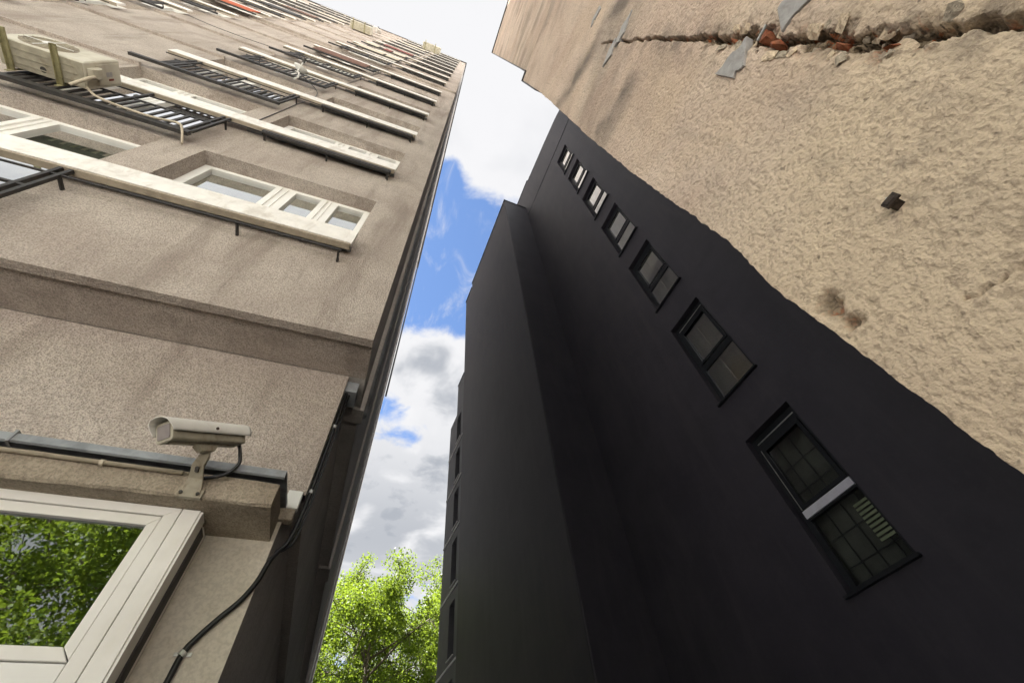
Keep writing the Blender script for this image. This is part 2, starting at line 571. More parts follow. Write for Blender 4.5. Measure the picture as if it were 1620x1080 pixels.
bays = []     # (kind, x0, x1, floor)
for k in range(1, NF + 1):
    bays.append(('A', bayA[0], bayA[1], k))
    bays.append(('B', bayB[0], bayB[1], k))
    if k >= 2:
        bays.append(('B', bayB2[0], bayB2[1], k))
        bays.append(('A', bayA2[0], bayA2[1], k))
    if k >= 8:
        bays.append(('A', bayA3[0], bayA3[1], k))
holes_lo, holes_hi = [], []
for kind, a, b_, k in bays:
    zt = lint(k)
    zb = zt - 1.52 if kind == 'A' else zt - 2.2
    (holes_lo if k <= 6 else holes_hi).append((a, b_, zb, zt))
mb = MB()
wall_holes(mb, XL, XR, ZB, ZJ, holes_lo, lambda u, z, d: (u, YF + d, z), REC)
wall_holes(mb, XL, XR + 0.02, ZJ, ZT - 0.25, holes_hi, lambda u, z, d: (u, YU + d, z), REC)
mb.quad((XL, YU, ZJ), (XR + 0.02, YU, ZJ), (XR + 0.02, YF, ZJ), (XL, YF, ZJ))
# lip and soffit under the overhang
mb.quad((XL, YF, ZB), (XL, YF + 0.07, ZB), (XR, YF + 0.07, ZB), (XR, YF, ZB))
mb.quad((XL, YF + 0.07, ZB), (XL, YF + 0.07, ZB + 0.035), (XR, YF + 0.07, ZB + 0.035), (XR, YF + 0.07, ZB))
mb.quad((XL, YF + 0.07, ZB + 0.035), (XL, 2.43, ZB + 0.035), (XR, 2.43, ZB + 0.035), (XR, YF + 0.07, ZB + 0.035))
tpart(mb, 'front_wall', M['tower'])
YE = 22.0
XE = -0.30
mb = MB()
mb.quad((XR, YF, ZB), (XE, YE, ZB), (XE, YE, ZJ), (XR, YF, ZJ))
mb.quad((XR + 0.02, YU, ZJ), (XE, YE, ZJ), (XE, YE, ZT - 0.25), (XR + 0.02, YU, ZT - 0.25))
mb.quad((XR, YF + 0.001, ZJ), (XR + 0.02, YU, ZJ), (XE, YE, ZJ), (XE, YE - 0.01, ZJ))
mb.quad((XR, 2.431, ZB + 0.035), (XE, YE, ZB + 0.035), (-0.55, YE, ZB + 0.035), (-0.55, 2.431, ZB + 0.035))
mb.quad((XR, YF + 0.0705, ZB), (XE, YE, ZB), (XE, YE, ZB + 0.035), (XR, YF + 0.0705, ZB + 0.035))
mb.quad((XE, YE, 0), (XL, YE, 0), (XL, YE, ZT - 0.25), (XE, YE, ZT - 0.25))
mb.quad((XL, YE, ZB), (XL, YF, ZB), (XL, YU, ZT - 0.25), (XL, YE, ZT - 0.25))
tpart(mb, 'side_wall', M['tower_side'])
mb = MB()
# vertical ribs on the alley side wall
for yy, wd, pr in ((2.75, 0.16, 0.035), (5.4, 0.3, 0.03), (9.5, 0.35, 0.04), (15.0, 0.4, 0.04)):
    xx = XR + (XE - XR) * (yy - YF) / (YE - YF)
    mb.box(xx - 0.1, xx + pr, yy, yy + wd, ZB + 0.002, ZT - 0.3)
tpart(mb, 'side_rib', M['tower_side'])
mb = MB()
mb.box(XL - 0.1, XR + 0.10, YU - 0.08, YE + 0.1, ZT - 0.25, ZT)
tpart(mb, 'roof', M['dark_metal'])

# ground floor wall, recessed
mb = MB()
mb.quad((XL, 2.43, 3.2), (-0.33, 2.43, 3.2), (-0.33, 2.43, ZB + 0.03), (XL, 2.43, ZB + 0.03))
mb.quad((XL, 2.43, 3.2), (XL, 2.43, 3.2), (-0.33, 2.43, 3.2), (-0.33, 2.5, 3.2))
tpart(mb, 'ground_floor_wall', M['tower'])
mb = MB()
mb.quad((-0.33, 2.43, 3.2), (-0.33, 22, 3.2), (-0.33, 22, ZB + 0.03), (-0.33, 2.43, ZB + 0.03))
mb.quad((-0.40, 2.43, 0), (-0.40, 22, 0), (-0.40, 22, 3.2), (-0.40, 2.43, 3.2))
mb.quad((-0.40, 2.43, 3.2), (-0.40, 22, 3.2), (-0.33, 22, 3.2), (-0.33, 2.43, 3.2))
tpart(mb, 'ground_floor_side_wall', M['tower_side'])
mb = MB()
mb.quad((-0.72, 2.43, 0), (-0.40, 2.43, 0), (-0.40, 2.43, 3.2), (-0.72, 2.43, 3.2))
tpart(mb, 'pilaster', M['pilaster'])
# loose plaster piece and open brick beside the canopy end
mb = MB().box(-0.425, -0.345, 2.415, 2.46, 3.10, 3.215)
tpart(mb, 'plaster_patch', M['curtain_white'], bevel=0.006)
mb = MB().box(-0.428, -0.35, 2.40, 2.46, 3.02, 3.09)
tpart(mb, 'brick', M['canopy'], bevel=0.008)

# canopy above the shop window, front face left slightly uneven
mb = MB()
n = 70
xs = np.linspace(-7.5, -0.42, n)
rr = np.random.RandomState(3)
off = np.cumsum(rr.normal(0, 0.0022, n))
off -= np.linspace(off[0], off[-1], n)
rows = []
for k, (yy, zz_) in enumerate(((2.43, 2.905), (2.26, 2.903), (2.112, 2.90), (2.10, 2.912), (2.097, 2.94), (2.10, 2.985), (2.10, 3.025), (2.43, 3.055))):
    rows.append([(x, yy + (off[i] * 0.6 + rr.normal(0, .0012) if 2 <= k <= 6 else 0), zz_ + (off[i] + rr.normal(0, .002) if k in (2, 3) else 0)) for i, x in enumerate(xs)])
for r in rows:
    mb.v += r
for k in range(len(rows) - 1):
    for i in range(n - 1):
        mb.f.append((k * n + i, k * n + i + 1, (k + 1) * n + i + 1, (k + 1) * n + i))
mb.f.append(tuple(k * n + n - 1 for k in range(len(rows))))
canopy = tpart(mb, 'canopy', M['canopy'])
mb = MB()
n = 30
xs = np.linspace(-7.5, -0.405, n)
for i, x in enumerate(xs):
    d = 0.004 * math.sin(i * 1.7) + 0.003 * math.sin(i * 4.1)
    mb.v += [(x, 2.43, 3.125), (x, 2.060 + d, 3.080 + d * .6), (x, 2.056 + d, 3.040 + d), (x, 2.066 + d, 3.034 + d), (x, 2.068 + d, 3.070 + d), (x, 2.43, 3.10)]
for i in range(n - 1):
    for k in range(5):
        mb.f.append((i * 6 + k, (i + 1) * 6 + k, (i + 1) * 6 + k + 1, i * 6 + k + 1))
mb.f.append(tuple((n - 1) * 6 + k for k in range(6)))
fl = mb.build('flashing', M['flash'], canopy)
for xx in (-1.55, -2.6, -4.2):
    MB().box(xx, xx + 0.012, 2.052, 2.10, 3.03, 3.092).build('flashing_seam', M['flash'], canopy)

# ---- shop window (frame face at y = 2.2)
shop = tpart(MB().box(-4.0, -0.722, 2.345, 2.43, 0.9, 2.899), 'shop_window', M['alu'])
shop['label'] = 'pale aluminium shop window with narrow upper pane'


def sp(mb, name, mat, **kw):
    return mb.build(name, mat, shop, **kw)


sp(MB().box(-0.80, -0.725, 2.2, 2.34, 0.9, 2.897), 'frame_jamb', M['alu'], bevel=0.003)
sp(MB().prism([(-4.0, 2.854), (-4.0, 2.897), (-0.803, 2.897), (-0.862, 2.854)], 'y', 2.2, 2.34), 'frame_top', M['alu'], bevel=0.003)
sp(MB().prism([(-0.803, 0.9), (-0.803, 2.8965), (-0.862, 2.8535), (-0.862, 0.9)], 'y', 2.2, 2.34), 'sash_jamb', M['alu'], bevel=0.003)
sp(MB().prism([(-4.0, 2.805), (-4.0, 2.850), (-0.866, 2.850), (-0.905, 2.805)], 'y', 2.206, 2.34), 'sash_top', M['alu'], bevel=0.003)
sp(MB().prism([(-0.866, 2.29), (-0.866, 2.8495), (-0.905, 2.8045), (-0.905, 2.33)], 'y', 2.206, 2.34), 'sash_stile', M['alu'], bevel=0.003)
sp(MB().prism([(-4.0, 2.285), (-0.868, 2.285), (-0.907, 2.33), (-4.0, 2.33)], 'y', 2.206, 2.34), 'sash_rail', M['alu'], bevel=0.004)
sp(MB().box(-4.0, -0.865, 2.203, 2.34, 1.0, 2.278), 'lower_panel', M['pvc'], bevel=0.003)
sp(MB().box(-4.0, -0.72, 2.232, 2.35, 0.95, 2.88), 'gasket', M['seam'])
sp(MB().box(-0.7215, -0.708, 2.30, 2.36, 1.2, 2.86), 'side_slot', M['seam'])
sp(MB().box(-0.724, -0.714, 2.205, 2.29, 0.9, 2.893), 'side_cover', M['alu'])
pane = sp(MB().box(-4.0, -0.905, 2.226, 2.230, 2.33, 2.805), 'pane', M['glass_shop'])
cur = MB()
n = 160
xs = np.linspace(-3.98, -0.91, n)
for i, x in enumerate(xs):
    d = 0.010 * math.sin(x * 62) + 0.006 * math.sin(x * 23 + 1)
    cur.v += [(x, 2.2305 + 0.0 + 0.0005, 2.33), (x, 2.2312, 2.81)]
for i in range(n - 1):
    cur.f.append((2 * i, 2 * i + 2, 2 * i + 3, 2 * i + 1))
sp(cur, 'curtain', M['curtain_dark'])

# ---- tower windows: shared meshes in local coordinates (origin = bay left, lintel, face plane)
WA = bayA[1] - bayA[0]
WB = bayB[1] - bayB[0]
HA, HB = 1.52, 2.2


def frame_mesh(W, H, mulls, name, sash=True):
    mb = MB()
    y0, y1 = REC - 0.005, REC + 0.075
    mb.box(0, W, y0, y1, -0.055, 0)
    mb.box(0, W, y0, y1, -H, -H + 0.06)
    mb.box(0, 0.055, y0 + .001, y1, -H + 0.06, -0.055)
    mb.box(W - 0.055, W, y0 + .001, y1, -H + 0.06, -0.055)
    edges = [0.055]
    for a, b_ in mulls:
        mb.box(a, b_, y0 + .001, y1, -H + 0.06, -0.055)
        mb.box((a + b_) / 2 - .012, (a + b_) / 2 + .012, y0 - .012, y0, -H + 0.06, -0.055)
        edges += [a, b_]
    edges.append(W - 0.055)
    panes = []
    for i in range(0, len(edges), 2):
        a, b_ = edges[i], edges[i + 1]
        s = 0.058
        mb.box(a, b_, y0 - .018, y0 + .05, -0.055 - s, -0.056)
        mb.box(a, b_, y0 - .018, y0 + .05, -H + 0.061, -H + 0.06 + s)
        mb.box(a, a + s, y0 - .017, y0 + .05, -H + 0.06 + s, -0.055 - s)
        mb.box(b_ - s, b_, y0 - .017, y0 + .05, -H + 0.06 + s, -0.055 - s)
        panes.append((a + s, b_ - s, -H + 0.06 + s, -0.055 - s))
    return mb.mesh('frame', M['pvc']), panes


frA, panA = frame_mesh(WA, HA, [(0.86, 0.97), (1.37, 1.45)], 'frame')
frB, panB = frame_mesh(WB, HB, [(0.62, 0.74)], 'frame')


def pane_mesh(p):
    return MB().quad((p[0], REC + 0.012, p[2]), (p[1], REC + 0.012, p[2]), (p[1], REC + 0.012, p[3]), (p[0], REC + 0.012, p[3])).mesh('pane', M['glass'])


pmA = [pane_mesh(p) for p in panA]
pmB = [pane_mesh(p) for p in panB]


def curtain_mesh(W, H, mat, amp=0.02):
    mb = MB()
    n = 60
    for i in range(n + 1):
        x = W * i / n
        y = REC + 0.06 + amp * math.sin(i * 1.1) + amp * .5 * math.sin(i * .47)
        mb.v += [(x, y, -H), (x, y, 0)]
    for i in range(n):
        mb.f.append((2 * i, 2 * i + 2, 2 * i + 3, 2 * i + 1))
    return mb.mesh('curtain', mat, True)


cA = [curtain_mesh(WA, HA, M['curtain']), curtain_mesh(WA, HA, M['curtain_white'])]
cB = [curtain_mesh(WB, HB, M['curtain']), curtain_mesh(WB, HB, M['curtain_white'])]
# sill boards behind the rails of the A bays
sillA = MB().box(-0.03, WA + 0.03, -0.05, REC, -HA - 0.03, -HA).mesh('sill', M['flash'])

for kind, a, b_, k in bays:
    wd = place('window', None, tower, (a - T0.x, yface(k) - T0.y, lint(k)))
    wd.empty_display_size = 0.2
    A = kind == 'A'
    place('frame', frA if A else frB, wd)
    for pm in (pmA if A else pmB):
        place('pane', pm, wd)
    r = random.random()
    place('curtain', (cA if A else cB)[0 if r < 0.62 else 1], wd)
    if A:
        place('sill', sillA, wd)

# ---- railings: one per module and floor; local origin = board right end x, face plane, board bottom
BX0, BX1 = -4.95, -0.645       # world extent of the board in module 1
YR = -0.12                     # rail plane relative to the face
LB = BX1 - BX0


def rail_meshes():
    d = {}
    mb = MB()
    mb.box(-LB, 0, YR - 0.018, YR + 0.02, 0.0, 0.275)
    d['board'] = mb.mesh('board', M['board'])
    mb = MB()
    mb.box(-LB + .01, -0.01, YR - 0.012, YR + 0.045, -0.03, -0.002)
    d['batten'] = mb.mesh('board_batten', M['board_under'])
    mb = MB()
    # posts and thin rails in the balcony bay
    x = lambda X: X - BX1
    for X in (-2.81, -2.88, -3.70, -4.42, -4.50):
        mb.box(x(X) - .014, x(X) + .014, YR - .008, YR + .02, -0.98, 0.02)
    mb.box(x(-4.62), x(-2.80), YR - .006, YR + .012, -0.47, -0.445)
    mb.box(x(-4.90), x(-0.70), YR - .005, YR + .01, -0.17, -0.155)
    mb.box(x(-4.62), x(-2.80), YR - .006, YR + .012, -1.032, -0.975)
    # small brackets to the wall
    for X in (-2.81, -4.46, -1.55, -0.72):
        mb.box(x(X) - .008, x(X) + .008, YR + .005, 0.002, -0.18, -0.15)
    d['rail'] = mb.mesh('railing_frame', M['black_steel'])
    mb = MB()
    mb.box(x(-4.92), x(-2.79), YR - .022, YR + .022, -1.115, -1.03)
    d['beam'] = mb.mesh('balcony_beam', M['black_steel'])
    d['bal'] = MB().box(-.016, .016, YR - .004, YR + .014, -0.974, -0.471).mesh('baluster', M['black_steel'])
    mb = MB()
    xs = [x(-4.56 + i * 0.105) for i in range(17)]
    for xx in xs:
        mb.box(xx - .016, xx + .016, YR - .004, YR + .014, -0.974, -0.471)
    d['bals'] = mb.mesh('balusters', M['black_steel'])
    d['balx'] = xs
    mb = MB()
    # flat planter rack under the window board
    mb.box(x(-2.40), x(-0.70), YR - .004, YR + .05, -0.105, -0.035)
    for i in range(2):
        X = -2.36 + i * 1.62
        mb.box(x(X) - .012, x(X) + .012, YR + .0, -0.001, -0.125, -0.104)
    d['planter'] = mb.mesh('planter_rack', M['black_steel'])
    return d


RM = rail_meshes()


def panel_mesh(mat, x0, x1, z0=-0.97, z1=-0.05):
    return MB().box(x0 - BX1, x1 - BX1, YR - .03, YR - .012, z0, z1).mesh('panel', mat)


PAN = {
    6: (panel_mesh(M['brown_panel'], -4.7, -3.1),),
    8: (panel_mesh(M['beige_panel'], -4.6, -3.5), panel_mesh(M['beige_panel'], -3.4, -2.85)),
    9: (panel_mesh(M['red'], -3.95, -3.6), panel_mesh(M['beige_panel'], -3.5, -2.95), panel_mesh(M['beige_panel'], -4.8, -4.2)),
    10: (panel_mesh(M['red'], -4.4, -2.9),),
    13: (panel_mesh(M['beige_panel'], -4.6, -3.0),),
}
PAN2 = {7: panel_mesh(M['orange'], -4.7, -3.2), 9: panel_mesh(M['black_steel'], -4.4, -3.0), 10: panel_mesh(M['brown_panel'], -4.4, -2.9), 12: panel_mesh(M['beige_panel'], -4.6, -3.0)}
PAN_F = {6, 10}


def railing(k, xr, mirrored):
    r = place('balcony_railing', None, tower, (xr - T0.x, yface(k) - T0.y, 5.46 + ST * (k - 1)))
    r.empty_display_size = 0.2
    if mirrored:
        r.scale = (-1, 1, 1)
    place('board', RM['board'], r)
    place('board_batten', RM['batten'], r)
    place('railing_frame', RM['rail'], r)
    place('balcony_beam', RM['beam'], r)
    if k >= 2:
        place('planter_rack', RM['planter'], r)
    if k <= 5 and not mirrored:
        for xx in RM['balx']:
            place('baluster', RM['bal'], r, (xx, 0, 0))
    else:
        s = place('balusters', RM['bals'], r)
        s['kind'] = 'stuff'
    return r


for k in range(1, NF + 1):
    r = railing(k, BX1, False)
    for pm in PAN.get(k, ()):
        place('panel', pm, r)
    if k >= 2:
        r2 = railing(k, 2 * MIRROR - BX1, True)
        if k in PAN2:
            place('panel', PAN2[k], r2)
    if k >= 8:
        railing(k, -12.75, False)

# narrow ledges at lintel level on the blank wall between the bays
ledge_m = MB().box(0, bayB[0] - bayB2[1] - .02, -0.05, 0.004, -0.02, 0.03).mesh('ledge', M['tower'])
for k in range(2, NF + 1):
    place('ledge', ledge_m, tower, (bayB2[1] + .01 - T0.x, yface(k) - T0.y, lint(k)))

# junction plate at the head of the alley recess
tpart(MB().box(-0.335, -0.24, 2.45, 2.62, 4.14, 4.25), 'plate', M['flash'], bevel=0.004)

# ================================================================== things on the tower
# security camera
F_, R_ = Vector((-0.89, 1.78, 2.985)), Vector((-0.68, 2.03, 3.215))
cc = empty('security_camera', tuple((F_ + R_) / 2))
tag(cc, 'cream security camera in a hooded housing on a bracket above the shop window', 'security camera')
ax = (R_ - F_).normalized()
side = Vector((0, 0, 1)).cross(ax).normalized()
up = ax.cross(side).normalized()
MC = Matrix((ax, side, up)).transposed()
cc.rotation_euler = MC.to_euler()
L = (R_ - F_).length
hw, hh = 0.044, 0.042


def rrect(w_, h_, r, n=4):
    out = []
    for cx_, cy_, a0 in ((w_ - r, h_ - r, 0), (-w_ + r, h_ - r, 90), (-w_ + r, -h_ + r, 180), (w_ - r, -h_ + r, 270)):
        for i in range(n + 1):
            a = math.radians(a0 + 90 * i / n)
            out.append((cx_ + r * math.cos(a), cy_ + r * math.sin(a)))
    return out


hs = MB().prism(rrect(hw, hh, 0.012), 'x', -L / 2 + 0.015, L / 2 - 0.035).build('housing', M['cctv_body'], cc)
MB().prism(rrect(hw + .003, hh + .003, 0.014), 'x', -L / 2 + 0.004, -L / 2 + 0.026).build('front_bezel', M['cctv_body'], cc, bevel=0.003)
MB().prism(rrect(hw - .010, hh - .010, 0.006), 'x', -L / 2 + 0.001, -L / 2 + 0.008).build('lens_window', M['cctv_glass'], cc)
MB().prism(rrect(hw - .002, hh - .002, 0.010), 'x', L / 2 - 0.036, L / 2 - 0.012).build('rear_cap', M['cctv_brk'], cc, bevel=0.004)
MB().box(-L / 2 + .03, L / 2 - .05, -0.012, 0.012, -hh - .008, -hh + .004).build('mount_rail', M['cctv_brk'], cc, bevel=0.002)
# hood: arched sheet over top and sides
mb = MB()
arc = [(-hw - .012, -0.006), (-hw - .013, 0.018), (-hw - .006, 0.043), (-hw + .012, 0.056), (0, 0.060), (hw - .012, 0.056), (hw + .006, 0.043), (hw + .013, 0.018), (hw + .012, -0.006)]
arc_s = []
for i in range(len(arc) - 1):
    for u in (0, .5):
        arc_s.append((arc[i][0] * (1 - u) + arc[i + 1][0] * u, arc[i][1] * (1 - u) + arc[i + 1][1] * u))
arc_s.append(arc[-1])
n = len(arc_s)
for xx in (-L / 2 - 0.035, -L / 2 - .03, L / 2 + 0.0, L / 2 + 0.012):
    for y_, z_ in arc_s:
        slope = 0.0
        mb.v.append((xx + (0.035 * (1 - max(0, z_) / .06) if xx < 0 else -0.004 * (1 - z_ / .06)), y_, z_))
for k in range(3):
    for i in range(n - 1):
        mb.f.append((k * n + i, k * n + i + 1, (k + 1) * n + i + 1, (k + 1) * n + i))
hood = mb.build('hood', M['cctv_white'], cc, smooth=True)
sd = hood.modifiers.new('solid', 'SOLIDIFY')
sd.thickness = 0.003
for y_ in (-hw - .016, hw + .016):
    MB().tube([(0.01, y_ - .004, 0.016), (0.01, y_ + .004, 0.016)], 0.007, 12).build('screw', M['rust'], cc)
# bracket in world coordinates
inv = (Matrix.Translation((F_ + R_) / 2) @ MC.to_4x4()).inverted()


def cpart(mb, name, mat, **kw):
    o = mb.build(name, mat, cc, **kw)
    o.matrix_local = inv
    return o


top = (F_ + R_) / 2 - up * (hh + .012)
mb = MB()
foot_y = 2.083
prof = [(foot_y, 2.895, .045), (foot_y - .004, 2.93, .040), (foot_y - .03, 2.965, .031), (foot_y - .085, 3.0, .026), (top.y + .03, top.z - .022, .022), (top.y + .01, top.z - .004, .022)]
xc = [-0.772, -0.772, -0.772, -0.776, top.x + .004, top.x]
for i, (yy, z_, hwid) in enumerate(prof):
    mb.v += [(xc[i] - hwid, yy, z_), (xc[i] + hwid, yy, z_), (xc[i] + hwid * .8, yy + .034, z_ + .012), (xc[i] - hwid * .8, yy + .034, z_ + .012)]
for i in range(len(prof) - 1):
    for k in range(4):
        k2 = (k + 1) % 4
        mb.f.append((i * 4 + k, i * 4 + k2, (i + 1) * 4 + k2, (i + 1) * 4 + k))
mb.f += [(3, 2, 1, 0), tuple((len(prof) - 1) * 4 + k for k in range(4))]
brk = cpart(mb, 'bracket', M['cctv_brk'], bevel=0.003)
cpart(MB().box(-0.825, -0.718, 2.084, 2.106, 2.888, 2.935), 'foot_plate', M['cctv_brk'], bevel=0.003)
for dx, z_ in ((-0.035, 2.905), (0.035, 2.905)):
    cpart(MB().tube([(-0.772 + dx, 2.074, z_), (-0.772 + dx, 2.086, z_)], 0.008, 8), 'bolt', M['seam'])
for f_ in (0.32, 0.42):
    yy = prof[2][0] + (prof[4][0] - prof[2][0]) * f_
    zz2 = prof[2][1] + (prof[4][1] - prof[2][1]) * f_
    cpart(MB().tube([(-0.774, yy - .010, zz2 - .006), (-0.774, yy + .006, zz2 + .004)], 0.0085, 10), 'slot', M['seam'])
# swivel head
mb = MB().prism([(-.055, 0.0), (.055, 0.0), (.03, -.03), (-.03, -.03)], 'y', -0.02, 0.02)
o = mb.build('swivel_head', M['cctv_brk'], cc, bevel=0.003)
o.location = (0, 0, -hh - .009)
# cable loop
rear = R_ - up * (hh - .002) - ax * 0.02
pts = smooth_path([rear + up * .02, rear - up * .012 + ax * .012, (-0.64, 2.02, 3.11), (-0.625, 2.03, 3.06), (-0.655, 2.05, 3.015), (-0.70, 2.065, 2.997), (-0.76, 2.085, 2.99)], 6)
cpart(MB().tube(pts, 0.0085, 10), 'lead', M['cable'], smooth=True)

# conduit on the canopy face
cd = MB().tube([(-7.4, 2.078, 2.992), (-0.845, 2.078, 3.003)], 0.0105, 12).build('conduit', M['conduit'], smooth=True)
tag(cd, 'beige plastic conduit running along the canopy edge behind the camera bracket', 'conduit')
for xx in (-1.17, -2.0, -2.9):
    MB().tube([(xx - .008, 2.078, 2.9995), (xx + .008, 2.078, 2.9995)], 0.0155, 12).build('clip', M['conduit'], cd)

# black cable on the pilaster
Y2 = 2.414
rat = [(-0.247, 0.23), (-0.240, 0.286), (-0.237, 0.328), (-0.226, 0.352), (-0.205, 0.385), (-0.182, 0.417), (-0.166, 0.455), (-0.1585, 0.495)]
pts = [(a * Y2, Y2, 1.6 + b_ * Y2) for a, b_ in rat]
pts += [(-0.365, 2.44, 2.86), (-0.335, 2.46, 2.93), (-0.318, 2.47, 3.10), (-0.312, 2.47, 3.4), (-0.312, 2.475, 3.75), (-0.312, 2.48, 4.1), (-0.315, 2.49, 4.27)]
pts = [(-0.60, Y2, 0.9), (-0.595, Y2, 1.6)] + pts
cb = MB().tube(smooth_path(pts, 6), 0.0125, 12).build('cable', M['cable'], smooth=True)
tag(cb, 'thick black cable climbing the pilaster beside the shop window', 'cable')
thin = [(p[0] + .022 if p[2] > 2.9 else p[0] - .004, p[1] + .012, p[2]) for p in pts[10:]]
MB().tube(smooth_path(thin, 5), 0.006, 8).build('second_strand', M['cable'], cb, smooth=True)
cx_, cz_ = -0.237 * Y2, 1.6 + 0.328 * Y2
MB().tube([(cx_ - .004, Y2, cz_ - .008), (cx_ + .004, Y2, cz_ + .008)], 0.0165, 12).build('clamp', M['galv'], cb)
MB().box(cx_ - .034, cx_ + .034, Y2 + .008, Y2 + .014, cz_ - .008, cz_ + .008).build('clamp_plate', M['galv'], cb, bevel=0.003)
for zz2 in (3.25, 3.78):
    MB().tube([(-0.312, 2.47, zz2 - .012), (-0.312, 2.47, zz2 + .012)], 0.0165, 12).build('clamp', M['galv'], cb)


# air conditioners
def ac_unit(name, label, loc, s=1.0, detail=True, group=None):
    e = empty(name, loc)
    tag(e, label, 'air conditioner', group)
    W, D, H = 0.78 * s, 0.27 * s, 0.56 * s
    cas = MB().box(-W / 2, W / 2, -D, 0, 0, H).build('casing', M['ac'], e, bevel=0.012 * s)
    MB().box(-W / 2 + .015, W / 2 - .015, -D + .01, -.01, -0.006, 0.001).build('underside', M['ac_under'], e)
    if detail:
        MB().tube([(0, -.07, -0.0055), (0, -.07, -.007)], 0.03, 16).build('drain_cap', M['seam'], e)
        for yy in (-.06, -.13, -.2):
            MB().box(-W / 2 + .06, W / 2 - .08, yy - .004, yy + .004, -.012, -.006).build('base_rib', M['ac_under'], e)
    cxg = -W * .12
    mb = MB()
    R0 = H * 0.42
    mb.tube([(cxg, -D + .003, H / 2), (cxg, -D - .004, H / 2)], R0, 28)
    gr = mb.build('fan_grille', M['ac_grille'], e)
    mb = MB()
    for i in range(1, 8):
        r = R0 * i / 8
        ring = [(cxg + r * math.cos(a), -D - .008, H / 2 + r * math.sin(a)) for a in np.linspace(0, 2 * math.pi, 25)]
        mb.tube(ring, 0.0035 * s, 5, cap=False)
    for i in range(16):
        a = i * math.pi / 8
        mb.tube([(cxg + .05 * math.cos(a), -D - .009, H / 2 + .05 * math.sin(a)), (cxg + R0 * math.cos(a), -D - .009, H / 2 + R0 * math.sin(a))], 0.003 * s, 5)
    mb.build('wire', M['ac_under'], gr)
    MB().tube([(cxg, -D - .006, H / 2), (cxg, -D - .016, H / 2)], R0 * .24, 18).build('hub', M['dish'], gr)
    mb = MB()
    for a in (0.0, math.pi / 2):
        mb.box(cxg - (R0 * .95 if a == 0 else .006), cxg + (R0 * .95 if a == 0 else .006), -D - .014, -D - .008, H / 2 - (.006 if a == 0 else R0 * .95), H / 2 + (.006 if a == 0 else R0 * .95))
    mb.build('cross_bar', M['dish'], gr)
    MB().box(W * .32, W / 2 - .012, -D - .004, -D + .01, .02, H - .02).build('front_cover', M['ac'], e, bevel=0.003)
    MB().box(W / 2 - .001, W / 2 + .008, -D + .03, -.03, H * .30, H - .03).build('service_cover', M['ac'], e, bevel=0.003)
    if detail:
        MB().prism([(W / 2, .03), (W / 2 + .05, .05), (W / 2 + .07, .1), (W / 2 + .07, .16), (W / 2 + .045, .2), (W / 2, .2)], 'y', -D + .05, -.12).build('valve_cover', M['ac'], e, bevel=0.008)
        MB().box(W / 2 + .007, W / 2 + .010, -.16, -.11, H * .55, H * .72).build('sticker', M['mortar'], e)
        MB().box(W / 2 + .007, W / 2 + .011, -.09, -.07, H * .6, H * .74).build('red_sticker', M['red'], e)
        pts = smooth_path([(W / 2 + .045, -.14, .06), (W / 2 + .05, -.14, -.02), (W / 2 + .03, -.12, -.08), (W / 2 - .06, -.05, -.16)], 5)
        MB().tube(pts, 0.018, 8).build('hose', M['conduit'], e, smooth=True)
    for xx in (-W * .36, W * .20):
        b_ = MB()
        b_.box(xx - .02, xx + .02, -D - .10 * s, 0.02, -.032, -.008)
        b_.box(xx - .02, xx - .016, -D - .10 * s, 0.02, -.06, -.032)
        b_.box(xx - .018, xx + .018, 0.02, 0.028, -.10, .25)
        b_.build('mount_arm', M['ac_bracket'], e, bevel=0.002)
    return e


ac_unit('air_conditioner', 'weathered air conditioner with fan on mossy arms outside the second floor railing', (-4.28, 1.83, 7.36))
def hang_cable(label, pts, r=0.008, mat='cable'):
    o_ = MB().tube(smooth_path(pts, 6), r, 6).build('cable', M[mat], smooth=True)
    tag(o_, label, 'cable')
    return o_


hang_cable('thin beige cable trailing from the air conditioner over the railing beam', [(-3.95, 1.80, 7.42), (-3.7, 1.83, 7.22), (-3.2, 1.84, 7.16), (-2.95, 1.83, 7.20), (-2.84, 1.84, 7.08), (-2.80, 1.97, 6.98)], 0.014, 'conduit')
hang_cable('black cable dropping from the dish past two window bays', [(-3.3, 1.80, 12.6), (-2.85, 1.98, 12.2), (-2.78, 1.99, 10.5), (-2.74, 1.99, 8.6)], 0.008)
hang_cable('black cable running straight up the facade beside the corner windows', [(-2.86, 1.985, 14.2), (-2.82, 1.985, 17.0), (-2.83, 1.985, 21.2)], 0.008)
hang_cable('sagging wire strung along the blank wall between the balcony columns', [(-4.9, 1.97, 16.2), (-5.6, 1.95, 15.9), (-6.5, 1.95, 15.95), (-7.3, 1.97, 16.4)], 0.007)
ac_unit('air_conditioner', 'small beige air conditioner just below the tower roof near its corner', (-2.72, 1.74, 38.9), 1.6, False)
ac_unit('air_conditioner', 'dusty beige air conditioner high on the tower beside a brown panel', (-6.5, 1.86, 33.5), 1.5, False)


